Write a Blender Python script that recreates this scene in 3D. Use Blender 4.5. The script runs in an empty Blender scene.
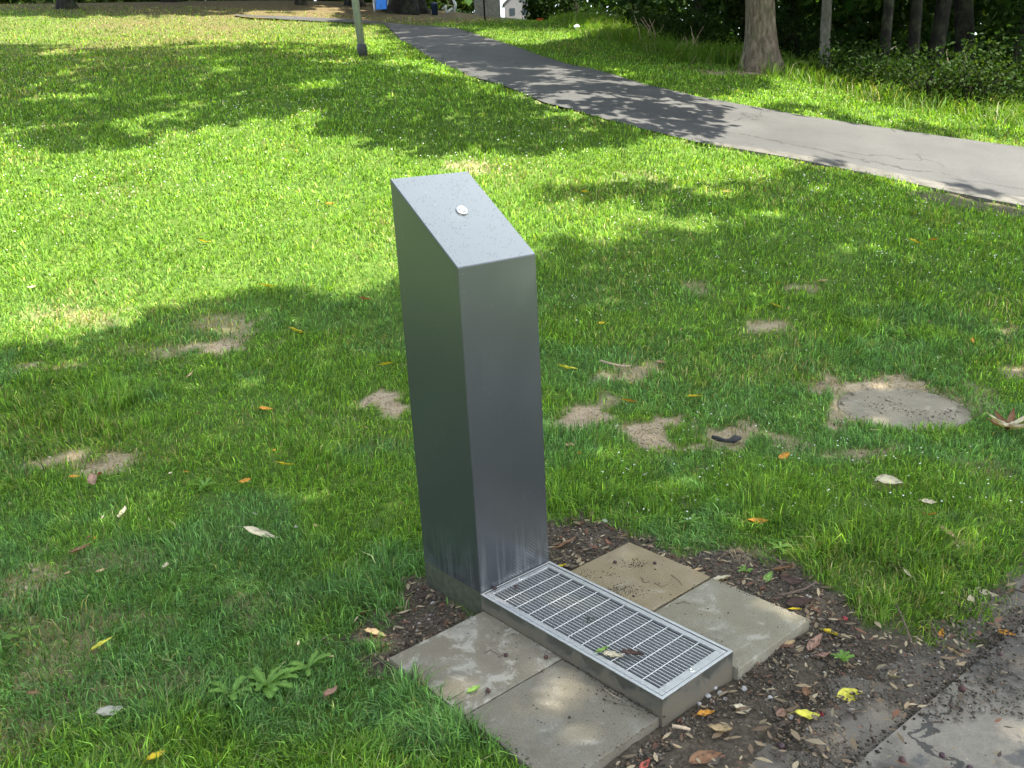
import bpy, bmesh, math, random
import numpy as np
from mathutils import Vector, Matrix, Quaternion

random.seed(11)
rng = np.random.default_rng(11)
C = bpy.context.scene.collection
PI = math.pi

# ------------------------------------------------------------------ camera
FPX = 880.0
PITCH, ROLL, CZ = 0.2921, -0.0546, 1.70
cp, sp = math.cos(PITCH), math.sin(PITCH)
F_ = np.array([0, cp, -sp]); R_ = np.array([1.0, 0, 0]); U_ = np.array([0, sp, cp])
R2 = math.cos(ROLL) * R_ + math.sin(ROLL) * U_
U2 = -math.sin(ROLL) * R_ + math.cos(ROLL) * U_
CAM = np.array([0, 0, CZ])


def ray(px, py):
    return F_ + (px - 512) / FPX * R2 + (384 - py) / FPX * U2


def to_px(P):
    d = np.asarray(P, float) - CAM
    z = d @ F_
    z = np.where(z < 0.05, 0.05, z)
    return 512 + FPX * (d @ R2) / z, 384 - FPX * (d @ U2) / z, d @ F_


# ------------------------------------------------------------------ noise
def _hash(ix, iy, s):
    n = (ix.astype(np.int64) * 374761393 + iy.astype(np.int64) * 668265263 + s * 1442695041) & 0xffffffff
    n = ((n ^ (n >> 13)) * 1274126177) & 0xffffffff
    n = n ^ (n >> 16)
    return (n & 0xffff) / 65535.0


def vnoise(x, y, s=0):
    ix, iy = np.floor(x), np.floor(y)
    fx, fy = x - ix, y - iy
    fx = fx * fx * (3 - 2 * fx); fy = fy * fy * (3 - 2 * fy)
    a = _hash(ix, iy, s); b = _hash(ix + 1, iy, s); c = _hash(ix, iy + 1, s); d = _hash(ix + 1, iy + 1, s)
    return (a * (1 - fx) + b * fx) * (1 - fy) + (c * (1 - fx) + d * fx) * fy


def fbm(x, y, s=0, o=4):
    t = 0; a = 0.5; tot = 0
    for i in range(o):
        t = t + a * vnoise(x * 2 ** i + 17.3 * i, y * 2 ** i - 9.1 * i, s + i); tot += a; a *= 0.5
    return t / tot


def sstep(a, b, x):
    t = np.clip((x - a) / (b - a), 0, 1)
    return t * t * (3 - 2 * t)


# ------------------------------------------------------------------ terrain (surveyed spots: image point, distance ahead)
SURV = [(905, 407, 4.9), (0, 330, 7.0), (0, 200, 10.5), (0, 100, 16), (0, 50, 24), (0, 4, 38),
        (256, 330, 6.7), (256, 200, 9.8), (256, 100, 14.6), (256, 50, 21.5), (256, 9, 36),
        (512, 330, 6.3), (512, 200, 9.2), (545, 100, 13.2), (478, 75, 16.3), (440, 58, 20), (405, 40, 26), (392, 26, 32),
        (400, 14, 38), (700, 200, 8.7), (700, 144, 11.3), (1024, 210, 9.8), (1024, 150, 12.4), (1024, 118, 15),
        (700, 98, 14.2), (560, 62, 20), (462, 28, 30), (755, 70, 19), (850, 82, 19), (640, 27, 30), (600, 40, 25),
        (500, 20, 36)]
pts = []
for px, py, v in SURV:
    r = ray(px, py); t = v / r[1]
    pts.append((r[0] * t, v, CZ + r[2] * t))
for x in (-7, -3, 0, 3, 7):
    for y in (-3, 0.5, 2.5):
        pts.append((x, y, 0.0))
pts += [(-3.0, 4.2, .08), (0, 4.2, .04), (-40, 60, 8.2), (-20, 60, 7.6), (0, 60, 5.8), (30, 60, 2.5), (-6, 45, 7.3), (14, 30, 2.6), (25, 20, 1.0),
        (-25, 30, 6.5), (-14, 12, 2.0), (10, 7, 0.0), (15, 12, 0.4)]
pts = np.array(pts)


def _phi(r2):
    return 0.5 * r2 * np.log(r2 + 1e-9)


_n = len(pts)
_d2 = ((pts[:, None, :2] - pts[None, :, :2]) ** 2).sum(-1)
_A = np.zeros((_n + 3, _n + 3)); _A[:_n, :_n] = _phi(_d2) + np.eye(_n) * 0.6
_A[:_n, _n] = 1; _A[:_n, _n + 1:] = pts[:, :2]; _A[_n:, :_n] = _A[:_n, _n:].T
_w = np.linalg.solve(_A, np.append(pts[:, 2], [0, 0, 0]))


def H(x, y):
    x = np.clip(np.asarray(x, float), -42, 42); y = np.clip(np.asarray(y, float), -6, 62)
    sh = np.broadcast(x, y).shape
    x = np.broadcast_to(x, sh).ravel(); y = np.broadcast_to(y, sh).ravel()
    out = _w[_n] + _w[_n + 1] * x + _w[_n + 2] * y
    for i in range(_n):
        out = out + _w[i] * _phi((x - pts[i, 0]) ** 2 + (y - pts[i, 1]) ** 2)
    out = out * sstep(2.6, 5.5, y)
    return out.reshape(sh) if sh else float(out[0])


def H1(x, y):
    x = min(max(x, -42), 42); y = min(max(y, -6), 62)
    r2 = (x - pts[:, 0]) ** 2 + (y - pts[:, 1]) ** 2
    v = _w[_n] + _w[_n + 1] * x + _w[_n + 2] * y + float(_w[:_n] @ (0.5 * r2 * np.log(r2 + 1e-9)))
    t = min(max((y - 2.6) / 2.9, 0), 1)
    return v * t * t * (3 - 2 * t)


def G(px, py, zoff=0.0):
    """world point of the ground seen in direction (px,py)"""
    r = ray(px, py)
    t = 1.0; dt = 0.15; last = t
    while t < 90:
        p = CAM + r * t
        if p[2] < H1(p[0], p[1]) + zoff:
            a, b = last, t
            for _ in range(18):
                m = (a + b) / 2; p = CAM + r * m
                if p[2] < H1(p[0], p[1]) + zoff: b = m
                else: a = m
            p = CAM + r * b
            return float(p[0]), float(p[1]), float(p[2] - zoff)
        last = t; t += dt; dt *= 1.02
    p = CAM + r * 45
    return float(p[0]), float(p[1]), float(H(p[0], p[1]))


def G2(px, py):
    return np.array(G(px, py)[:2])


def in_poly(x, y, poly):
    inside = np.zeros(np.shape(x), bool)
    n = len(poly); j = n - 1
    for i in range(n):
        xi, yi = poly[i]; xj, yj = poly[j]
        c = ((yi > y) != (yj > y)) & (x < (xj - xi) * (y - yi) / ((yj - yi) + 1e-12) + xi)
        inside ^= c; j = i
    return inside


def seg_dist(x, y, poly, closed=True):
    d = np.full(np.shape(x), 1e9)
    n = len(poly)
    for i in range(n if closed else n - 1):
        a = poly[i]; b = poly[(i + 1) % n]
        vx, vy = b[0] - a[0], b[1] - a[1]
        t = np.clip(((x - a[0]) * vx + (y - a[1]) * vy) / (vx * vx + vy * vy + 1e-12), 0, 1)
        d = np.minimum(d, np.hypot(x - a[0] - t * vx, y - a[1] - t * vy))
    return d


def sdist(x, y, poly):  # positive inside
    return np.where(in_poly(x, y, poly), 1, -1) * seg_dist(x, y, poly)


# ------------------------------------------------------------------ helpers for objects
def tag(o, label=None, cat=None, group=None, kind=None):
    if label: o['label'] = label
    if cat: o['category'] = cat
    if group: o['group'] = group
    if kind: o['kind'] = kind
    return o


def empty(name, loc, rz=0.0):
    o = bpy.data.objects.new(name, None); C.objects.link(o)
    o.location = loc; o.rotation_euler = (0, 0, rz); o.empty_display_size = 0.1
    return o


def link(name, me, mats, parent=None, smooth=False):
    if not isinstance(mats, (list, tuple)): mats = [mats]
    for m in mats: me.materials.append(m)
    if smooth:
        me.polygons.foreach_set('use_smooth', [True] * len(me.polygons))
    o = bpy.data.objects.new(name, me); C.objects.link(o)
    if parent: o.parent = parent
    return o


def bm_obj(name, bm, mats, parent=None, smooth=False):
    me = bpy.data.meshes.new(name); bm.to_mesh(me); bm.free()
    return link(name, me, mats, parent, smooth)


def np_mesh(name, verts, quads=None, tris=None):
    """fast mesh from arrays"""
    me = bpy.data.meshes.new(name)
    verts = np.asarray(verts, np.float32).reshape(-1, 3)
    me.vertices.add(len(verts)); me.vertices.foreach_set('co', verts.ravel())
    loops = []; starts = []; tot = 0
    if quads is not None and len(quads):
        q = np.asarray(quads, np.int32).reshape(-1, 4)
        loops.append(q.ravel()); starts.append(np.arange(len(q)) * 4); tot = len(q) * 4
    if tris is not None and len(tris):
        t = np.asarray(tris, np.int32).reshape(-1, 3)
        loops.append(t.ravel()); starts.append(tot + np.arange(len(t)) * 3)
    loops = np.concatenate(loops).astype(np.int32); starts = np.concatenate(starts).astype(np.int32)
    me.loops.add(len(loops)); me.loops.foreach_set('vertex_index', loops)
    me.polygons.add(len(starts)); me.polygons.foreach_set('loop_start', starts)
    me.update(calc_edges=True)
    return me


def set_col(me, cols, name='Col'):
    a = me.attributes.new(name, 'FLOAT_COLOR', 'POINT')
    c = np.ones((len(cols), 4), np.float32); c[:, :cols.shape[1]] = cols
    a.data.foreach_set('color', c.ravel())


def add_box(bm, x0, x1, y0, y1, z0, z1, bev=0.0, seg=2):
    vs = [bm.verts.new((x, y, z)) for z in (z0, z1) for y in (y0, y1) for x in (x0, x1)]
    f = [(0, 2, 3, 1), (4, 5, 7, 6), (0, 1, 5, 4), (2, 6, 7, 3), (0, 4, 6, 2), (1, 3, 7, 5)]
    fs = [bm.faces.new([vs[i] for i in q]) for q in f]
    if bev:
        es = list({e for ff in fs for e in ff.edges})
        bmesh.ops.bevel(bm, geom=es, offset=bev, segments=seg, affect='EDGES', profile=0.5)


def add_tube(bm, P, Rr, n=8, cap=True):
    rings = []
    P = [Vector(p) for p in P]
    for i, p in enumerate(P):
        d = (P[min(i + 1, len(P) - 1)] - P[max(i - 1, 0)]).normalized()
        a = d.orthogonal().normalized() if abs(d.z) < 0.95 else Vector((1, 0, 0)).cross(d).normalized()
        if abs(d.z) < 0.95:
            a = Vector((0, 0, 1)).cross(d).normalized()
        b = d.cross(a)
        r = Rr[i] if isinstance(Rr, (list, tuple)) else Rr
        rings.append([bm.verts.new(p + (a * math.cos(2 * PI * k / n) + b * math.sin(2 * PI * k / n)) * r) for k in range(n)])
    for i in range(len(rings) - 1):
        for k in range(n):
            bm.faces.new((rings[i][k], rings[i][(k + 1) % n], rings[i + 1][(k + 1) % n], rings[i + 1][k]))
    if cap:
        bm.faces.new(list(reversed(rings[0]))); bm.faces.new(rings[-1])


def add_lathe(bm, prof, n=24, c=(0, 0)):
    rings = []
    for r, z in prof:
        rings.append([bm.verts.new((c[0] + r * math.cos(2 * PI * k / n), c[1] + r * math.sin(2 * PI * k / n), z)) for k in range(n)])
    for i in range(len(rings) - 1):
        for k in range(n):
            bm.faces.new((rings[i][k], rings[i][(k + 1) % n], rings[i + 1][(k + 1) % n], rings[i + 1][k]))
    bm.faces.new(list(reversed(rings[0]))); bm.faces.new(rings[-1])


# ------------------------------------------------------------------ materials
class NT:
    def __init__(s, name):
        s.m = bpy.data.materials.new(name); s.m.use_nodes = True
        s.t = s.m.node_tree; s.n = s.t.nodes; s.l = s.t.links
        s.b = s.n['Principled BSDF']; s.out = s.n['Material Output']

    def N(s, typ, **kw):
        nd = s.n.new(typ)
        for k, v in kw.items(): setattr(nd, k, v)
        return nd

    def co(s, kind='Object'):
        return s.N('ShaderNodeTexCoord').outputs[kind]

    def noise(s, scale, detail=6, rough=0.6, vec=None, dist=0.0):
        nd = s.N('ShaderNodeTexNoise'); nd.inputs['Scale'].default_value = scale
        nd.inputs['Detail'].default_value = detail; nd.inputs['Roughness'].default_value = rough
        nd.inputs['Distortion'].default_value = dist
        s.l.new(vec if vec is not None else s.co(), nd.inputs['Vector'])
        return nd.outputs['Fac']

    def ramp(s, fac, stops):
        nd = s.N('ShaderNodeValToRGB'); e = nd.color_ramp.elements
        while len(e) < len(stops): e.new(0.5)
        for i, (p, c) in enumerate(stops):
            e[i].position = p; e[i].color = (*c, 1) if len(c) == 3 else c
        s.l.new(fac, nd.inputs['Fac']); return nd.outputs['Color']

    def mix(s, f, a, b, mode='MIX'):
        nd = s.N('ShaderNodeMix', data_type='RGBA', blend_type=mode)
        for v, i in ((f, 0), (a, 6), (b, 7)):
            if isinstance(v, (int, float)): nd.inputs[i].default_value = v
            elif isinstance(v, tuple): nd.inputs[i].default_value = (*v, 1)
            else: s.l.new(v, nd.inputs[i])
        return nd.outputs[2]

    def math(s, op, a, b=0.0, clamp=False):
        nd = s.N('ShaderNodeMath', operation=op, use_clamp=clamp)
        for v, i in ((a, 0), (b, 1)):
            if isinstance(v, (int, float)): nd.inputs[i].default_value = v
            else: s.l.new(v, nd.inputs[i])
        return nd.outputs[0]

    def attr(s, name):
        nd = s.N('ShaderNodeAttribute'); nd.attribute_name = name; return nd

    def bump(s, h, strength=0.3, dist=0.01):
        nd = s.N('ShaderNodeBump'); nd.inputs['Strength'].default_value = strength
        nd.inputs['Distance'].default_value = dist
        s.l.new(h, nd.inputs['Height']); s.l.new(nd.outputs[0], s.b.inputs['Normal'])

    def set(s, **kw):
        for k, v in kw.items():
            k = {'base': 'Base Color', 'rough': 'Roughness', 'metal': 'Metallic', 'spec': 'Specular IOR Level'}.get(k, k)
            if isinstance(v, (int, float)): s.b.inputs[k].default_value = v
            elif isinstance(v, tuple): s.b.inputs[k].default_value = (*v, 1)
            else: s.l.new(v, s.b.inputs[k])
        return s


def leafy(name, attr='Col', trans=0.4, rough=0.5, spec=0.3, gain=1.0):
    t = NT(name); a = t.attr(attr).outputs['Color']
    t.set(base=a, rough=rough, spec=spec)
    tr = t.N('ShaderNodeBsdfTranslucent'); mx = t.N('ShaderNodeMixShader')
    c2 = t.mix(1.0, a, (1.3 * gain, 1.3 * gain, 0.4 * gain), 'MULTIPLY')
    t.l.new(c2, tr.inputs['Color']); mx.inputs[0].default_value = trans
    t.l.new(t.b.outputs[0], mx.inputs[1]); t.l.new(tr.outputs[0], mx.inputs[2])
    t.l.new(mx.outputs[0], t.out.inputs['Surface'])
    return t.m


M = {}
M['grass'] = leafy('grass_blades', trans=0.48, rough=0.5, spec=0.2)
M['leaves'] = leafy('tree_leaves', trans=0.35, rough=0.65, spec=0.08)
M['dead'] = leafy('dead_leaves', trans=0.2, rough=0.6, spec=0.25)


def m_plain(name, base, rough=0.6, metal=0.0, nscale=30, var=0.25, bump=0.2, bd=0.003, spec=0.5):
    t = NT(name); n = t.noise(nscale)
    lo = tuple(c * (1 - var) for c in base); hi = tuple(min(1, c * (1 + var)) for c in base)
    t.set(base=t.ramp(n, [(0.3, lo), (0.7, hi)]), rough=rough, metal=metal, spec=spec)
    if bump: t.bump(t.noise(nscale * 3), bump, bd)
    return t.m


# powder coated steel of the column
def m_column():
    t = NT('grey_coated_steel')
    co = t.co()
    n1 = t.noise(3.0, 5, 0.6, co)
    base = t.ramp(n1, [(0.3, (0.052, 0.057, 0.064)), (0.7, (0.060, 0.066, 0.073))])
    # faint vertical run marks and limescale near the foot
    mp = t.N('ShaderNodeMapping'); mp.inputs['Scale'].default_value = (55, 55, 3); t.l.new(co, mp.inputs[0])
    st = t.noise(1.0, 4, 0.6, mp.outputs[0])
    stm = t.ramp(st, [(0.50, (0, 0, 0)), (0.66, (1, 1, 1))])
    sep = t.N('ShaderNodeSeparateXYZ'); t.l.new(co, sep.inputs[0])
    lowm = t.math('SUBTRACT', 1.0, t.math('DIVIDE', t.math('SUBTRACT', sep.outputs[2], 0.10), 0.22), True)
    fac = t.math('MULTIPLY', stm, t.math('ADD', t.math('MULTIPLY', lowm, 0.28), 0.012), True)
    # slanting splash hatch near the foot
    wv = t.N('ShaderNodeTexWave', wave_type='BANDS', bands_direction='DIAGONAL'); wv.inputs['Scale'].default_value = 45
    wv.inputs['Distortion'].default_value = 1.5; t.l.new(co, wv.inputs[0])
    wm = t.math('MULTIPLY', wv.outputs['Fac'], t.math('MULTIPLY', t.ramp(t.noise(9, 3, .5, co), [(0.5, (0, 0, 0)), (0.6, (1, 1, 1))]), t.math('MULTIPLY', lowm, 0.35)), True)
    base = t.mix(fac, base, (0.30, 0.32, 0.33))
    base = t.mix(wm, base, (0.30, 0.32, 0.33))
    # tiny pale spatter
    v = t.N('ShaderNodeTexVoronoi'); v.inputs['Scale'].default_value = 60; t.l.new(co, v.inputs['Vector'])
    sp1 = t.math('LESS_THAN', v.outputs['Distance'], 0.085)
    sel = t.math('GREATER_THAN', t.noise(7, 2, .5, co), 0.60)
    base = t.mix(t.math('MULTIPLY', t.math('MULTIPLY', sp1, sel), 0.5), base, (0.4, 0.41, 0.4))
    # grime specks and short drips standing on the sloping lid
    mp2 = t.N('ShaderNodeMapping'); mp2.inputs['Scale'].default_value = (0.55, 1.15, 0.55)
    mp2.inputs['Rotation'].default_value = (0, 0, 0); t.l.new(co, mp2.inputs[0])
    v2 = t.N('ShaderNodeTexVoronoi'); v2.inputs['Scale'].default_value = 125; t.l.new(mp2.outputs[0], v2.inputs['Vector'])
    d1 = t.math('LESS_THAN', t.math('ADD', v2.outputs['Distance'], t.math('MULTIPLY', t.noise(120, 2, .5, co), 0.12)), 0.30)
    sel2 = t.math('GREATER_THAN', t.noise(22, 3, .6, co), 0.47)
    g = t.N('ShaderNodeNewGeometry'); sg = t.N('ShaderNodeSeparateXYZ'); t.l.new(g.outputs['True Normal'], sg.inputs[0])
    top = t.math('GREATER_THAN', sg.outputs[2], 0.5)
    dm = t.math('MULTIPLY', t.math('MULTIPLY', d1, sel2), top)
    base = t.mix(t.math('MULTIPLY', dm, 0.75), base, (0.03, 0.032, 0.035))
    t.set(base=base, rough=t.math('ADD', 0.24, t.math('MULTIPLY', n1, 0.12)), metal=0.45, spec=0.9)
    t.b.inputs['Coat Weight'].default_value = 0.6; t.b.inputs['Coat Roughness'].default_value = 0.22
    t.l.new(t.math('ADD', t.math('ADD', 0.27, t.math('MULTIPLY', n1, 0.06)), t.math('MULTIPLY', dm, 0.3)), t.b.inputs['Roughness'])
    t.bump(t.noise(500, 2, .5, co), 0.04, 0.001)
    return t.m


M['column'] = m_column()


def m_steel(name, col, rough, dirt=0.0, scale=30):
    t = NT(name); co = t.co()
    n = t.noise(scale, 6, .65, co)
    b = t.ramp(n, [(0.3, tuple(c * .85 for c in col)), (0.7, col)])
    r = t.math('ADD', rough, t.math('MULTIPLY', n, 0.15))
    if dirt:
        dn = t.noise(14, 8, .7, co, 0.6)
        sep = t.N('ShaderNodeSeparateXYZ'); t.l.new(co, sep.inputs[0])
        low = t.math('SUBTRACT', 1.15, t.math('DIVIDE', sep.outputs[2], 0.085), True)
        f = t.math('MULTIPLY', t.ramp(t.math('ADD', dn, t.math('MULTIPLY', low, 0.35)), [(0.55, (0, 0, 0)), (0.72, (1, 1, 1))]), dirt, True)
        b = t.mix(f, b, (0.10, 0.075, 0.045)); r = t.math('ADD', r, t.math('MULTIPLY', f, 0.5), True)
        t.set(metal=t.math('SUBTRACT', 0.85, f, True))
    else:
        t.set(metal=0.9)
    t.set(base=b, rough=r)
    t.bump(t.noise(scale * 8, 3, .5, co), 0.05, 0.001)
    return t.m


M['tray'] = m_steel('tray_steel', (0.15, 0.148, 0.125), 0.45, 0.75)
M['rim'] = m_plain('rim_steel', (0.42, 0.42, 0.415), 0.42, 0.5, 60, .1, .03)
M['grate'] = m_plain('grate_steel', (0.37, 0.37, 0.36), 0.45, 0.5, 60, .12, .03)
M['basin'] = m_plain('basin_steel', (0.045, 0.045, 0.04), 0.5, 0.3, 14, .7, .1)
M['chrome'] = m_steel('spout_steel', (0.75, 0.74, 0.72), 0.18)
M['plinth'] = m_plain('plinth_steel', (0.075, 0.082, 0.055), 0.55, 0.3, 40, .3)


def m_slab(name, base, spots, tint):
    t = NT(name); co = t.co()
    n = t.noise(6, 8, .65, co); n2 = t.noise(170, 3, .6, co); n3 = t.noise(11, 9, .72, co, 0.5)
    b = t.ramp(n, [(0.25, tuple(c * .72 for c in base)), (0.5, base), (0.78, tint)])
    b = t.mix(0.35, b, t.ramp(n2, [(0.35, (0.28, 0.28, 0.28)), (0.65, (0.75, 0.75, 0.75))]), 'OVERLAY')
    f = t.ramp(n3, [(0.60 - spots * .12, (0, 0, 0)), (0.66 - spots * .10, (1, 1, 1))])
    b = t.mix(t.math('MULTIPLY', f, 0.25 + spots * .4), b, (0.36, 0.335, 0.27))
    n5 = t.noise(4.5, 7, .7, co, .3)
    b = t.mix(t.math('MULTIPLY', t.ramp(n5, [(0.52, (0, 0, 0)), (0.66, (1, 1, 1))]), 0.45), b, tuple(c * .5 for c in base))
    v = t.N('ShaderNodeTexVoronoi'); v.inputs['Scale'].default_value = 90; t.l.new(co, v.inputs['Vector'])
    b = t.mix(t.math('MULTIPLY', t.math('LESS_THAN', v.outputs['Distance'], 0.12), 0.5), b, (0.06, 0.05, 0.04))
    t.set(base=b, rough=t.ramp(n, [(0.3, (.6, .6, .6)), (0.7, (.85, .85, .85))]), spec=0.35)
    t.bump(t.math('ADD', n2, t.math('MULTIPLY', n3, 2.0)), 0.35, 0.002)
    return t.m


M['slab_a'] = m_slab('concrete_slab_lichen', (0.155, 0.132, 0.092), 0.8, (0.22, 0.205, 0.17))
M['slab_b'] = m_slab('concrete_slab_grey', (0.134, 0.116, 0.083), 0.15, (0.19, 0.18, 0.15))
M['slab_c'] = m_slab('concrete_slab_tan', (0.185, 0.143, 0.080), 0.1, (0.24, 0.205, 0.145))
M['slab_d'] = m_slab('concrete_slab_pale', (0.170, 0.149, 0.102), 0.5, (0.25, 0.235, 0.19))
M['manhole'] = m_slab('manhole_concrete', (0.20, 0.170, 0.120), 0.3, (0.27, 0.23, 0.17))


def m_pave():
    t = NT('old_pavement'); co = t.co()
    n = t.noise(2.2, 8, .65, co); n2 = t.noise(220, 3, .7, co); n3 = t.noise(5, 6, .6, co, .4)
    b = t.ramp(n, [(0.3, (0.085, 0.072, 0.056)), (0.7, (0.145, 0.125, 0.098))])
    b = t.mix(0.5, b, t.ramp(n2, [(0.3, (0.2, 0.2, 0.2)), (0.7, (0.8, 0.8, 0.8))]), 'OVERLAY')
    b = t.mix(t.math('MULTIPLY', t.ramp(n3, [(0.55, (0, 0, 0)), (0.62, (1, 1, 1))]), 0.55), b, (0.05, 0.043, 0.033))
    t.set(base=b, rough=0.75, spec=0.35); t.bump(t.math('ADD', n2, n3), 0.4, 0.003)
    return t.m


M['pave'] = m_pave()


def m_asphalt(name, lo, hi, patch=None, pscale=2.0, worn=None):
    t = NT(name); co = t.co()
    n = t.noise(0.9, 8, .6, co); n2 = t.math('ADD', t.math('MULTIPLY', t.noise(150, 3, .75, co), .55), t.math('MULTIPLY', t.noise(38, 4, .7, co), .45)); n3 = t.noise(pscale, 8, .62, co, .3)
    b = t.ramp(n, [(0.3, lo), (0.7, hi)])
    if patch:
        b = t.mix(t.ramp(n3, [(0.50, (0, 0, 0)), (0.56, (1, 1, 1))]), b, patch)
        n6 = t.noise(pscale * 4.5, 5, .55, co, .2)
        b = t.mix(t.math('MULTIPLY', t.ramp(n6, [(0.60, (0, 0, 0)), (0.64, (1, 1, 1))]), 0.8), b, (0.06, 0.058, 0.056))
    b = t.mix(0.6, b, t.ramp(n2, [(0.25, (0.15, 0.15, 0.15)), (0.75, (0.85, 0.85, 0.85))]), 'OVERLAY')
    # thin wandering cracks
    v = t.N('ShaderNodeTexVoronoi', feature='DISTANCE_TO_EDGE'); v.inputs['Scale'].default_value = 0.55 if not patch else 1.3
    nn = t.N('ShaderNodeTexNoise'); nn.inputs['Scale'].default_value = 3; nn.inputs['Detail'].default_value = 6; t.l.new(co, nn.inputs['Vector'])
    ad = t.N('ShaderNodeVectorMath', operation='ADD'); t.l.new(co, ad.inputs[0])
    sc = t.N('ShaderNodeVectorMath', operation='SCALE'); sc.inputs['Scale'].default_value = 0.7; t.l.new(nn.outputs['Color'], sc.inputs[0])
    t.l.new(sc.outputs[0], ad.inputs[1]); t.l.new(ad.outputs[0], v.inputs['Vector'])
    ck = t.math('MULTIPLY', t.math('LESS_THAN', v.outputs['Distance'], 0.010), t.math('GREATER_THAN', t.noise(0.5, 2, .5, co), 0.5))
    b = t.mix(t.math('MULTIPLY', ck, 0.8), b, (0.02, 0.02, 0.018))
    if name.startswith('footpath'):   # long crack running along the lower edge
        at = t.attr('across'); sp_ = t.N('ShaderNodeSeparateColor'); t.l.new(at.outputs['Color'], sp_.inputs[0])
        wob = t.math('MULTIPLY', t.math('SUBTRACT', t.noise(1.4, 7, .65, co), .5), .30)
        dd = t.math('ABSOLUTE', t.math('SUBTRACT', t.math('ADD', sp_.outputs[0], wob), .24))
        lc = t.math('MULTIPLY', t.math('LESS_THAN', dd, t.math('MULTIPLY', t.noise(3, 3, .6, co), .014)), sp_.outputs[1])
        b = t.mix(t.math('MULTIPLY', lc, .85), b, (0.02, 0.02, 0.018))
    t.set(base=b, rough=0.8, spec=0.4); t.bump(t.math('SUBTRACT', n2, t.math('MULTIPLY', ck, 1.0)), 0.5, 0.003)
    return t.m


PATH_CRACK = True
M['path'] = m_asphalt('footpath_asphalt', (0.038, 0.038, 0.038), (0.062, 0.062, 0.061))
M['walk'] = m_asphalt('pavement_asphalt', (0.060, 0.053, 0.043), (0.092, 0.081, 0.066), (0.180, 0.157, 0.124), 1.1)
M['edging'] = m_plain('edging_concrete', (0.070, 0.066, 0.058), 0.85, 0, 5, .45, .4)


def m_ground():
    t = NT('park_ground'); co = t.co()
    a = t.attr('mask'); s = t.N('ShaderNodeSeparateColor'); t.l.new(a.outputs['Color'], s.inputs[0])
    n = t.noise(1.3, 8, .65, co); nf = t.noise(60, 6, .7, co); nf2 = t.noise(260, 4, .7, co)
    lawn = t.ramp(nf, [(0.30, (0.030, 0.050, 0.010)), (0.5, (0.065, 0.10, 0.020)), (0.72, (0.14, 0.14, 0.055))])
    lawn = t.mix(0.5, lawn, t.ramp(n, [(0.3, (0.035, 0.095, 0.006)), (0.7, (0.09, 0.16, 0.012))]))
    soil = t.ramp(nf, [(0.30, (0.034, 0.027, 0.018)), (0.5, (0.075, 0.060, 0.042)), (0.68, (0.125, 0.102, 0.074)), (0.82, (0.17, 0.145, 0.11))])
    soil = t.mix(0.35, soil, t.ramp(nf2, [(0.3, (0.1, 0.1, 0.1)), (0.7, (0.85, 0.85, 0.85))]), 'OVERLAY')
    sand = t.ramp(nf, [(0.3, (0.24, 0.18, 0.115)), (0.55, (0.40, 0.31, 0.21)), (0.75, (0.50, 0.41, 0.30))])
    lit = t.ramp(nf, [(0.3, (0.05, 0.033, 0.018)), (0.55, (0.12, 0.085, 0.045)), (0.75, (0.22, 0.165, 0.09))])
    b = t.mix(s.outputs[0], lawn, soil)
    b = t.mix(s.outputs[1], b, sand)
    b = t.mix(s.outputs[2], b, lit)
    t.set(base=b, rough=0.9, spec=0.2); t.bump(t.math('ADD', nf, t.math('MULTIPLY', nf2, .5)), 0.8, 0.012)
    return t.m


M['ground'] = m_ground()


def m_bark(name, a, b_):
    t = NT(name); co = t.co()
    mp = t.N('ShaderNodeMapping'); mp.inputs['Scale'].default_value = (1, 1, 0.28); t.l.new(co, mp.inputs[0])
    n = t.noise(16, 8, .7, mp.outputs[0], .6); n2 = t.noise(3, 4, .6, co)
    c = t.ramp(n, [(0.32, tuple(x * .35 for x in a)), (0.5, a), (0.7, b_)])
    c = t.mix(t.math('MULTIPLY', t.ramp(n2, [(0.5, (0, 0, 0)), (0.65, (1, 1, 1))]), .4), c, (0.07, 0.085, 0.04))
    t.set(base=c, rough=0.9, spec=0.2); t.bump(n, 0.9, 0.04)
    return t.m


M['bark'] = m_bark('tree_bark', (0.15, 0.115, 0.085), (0.27, 0.22, 0.17))
M['bark_dark'] = m_bark('dark_bark', (0.014, 0.012, 0.010), (0.030, 0.026, 0.021))
M['bark_grey'] = m_bark('grey_bark', (0.15, 0.14, 0.12), (0.25, 0.235, 0.2))
M['galv'] = m_plain('galvanised_steel', (0.42, 0.43, 0.43), 0.45, 0.7, 20, .15, .05)
M['blackband'] = m_plain('black_sleeve', (0.03, 0.032, 0.034), 0.55, 0, 20, .3)
M['blue'] = m_plain('blue_fabric', (0.03, 0.22, 0.75), 0.6, 0, 6, .25)
M['navy'] = m_plain('navy_paint', (0.015, 0.035, 0.09), 0.5, 0, 8, .2)
M['white'] = m_plain('white_paint', (0.75, 0.75, 0.72), 0.5, 0, 6, .1)
M['red'] = m_plain('red_paint', (0.55, 0.06, 0.03), 0.5, 0, 8, .2)
M['render'] = m_plain('house_render', (0.13, 0.125, 0.13), 0.85, 0, 3, .12)
M['roof'] = m_plain('slate_roof', (0.20, 0.20, 0.215), 0.7, 0, 6, .25)
M['glass'] = m_plain('dark_glass', (0.03, 0.04, 0.05), 0.1, 0, 2, .1, 0)
M['wallstone'] = m_plain('low_wall_stone', (0.28, 0.26, 0.22), 0.9, 0, 8, .3)
M['berry'] = m_plain('berry_skin', (0.045, 0.013, 0.011), 0.6, 0, 60, .5, .1)
M['berryred'] = m_plain('red_berry_skin', (0.24, 0.012, 0.02), 0.45, 0, 60, .3, .1)
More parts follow.
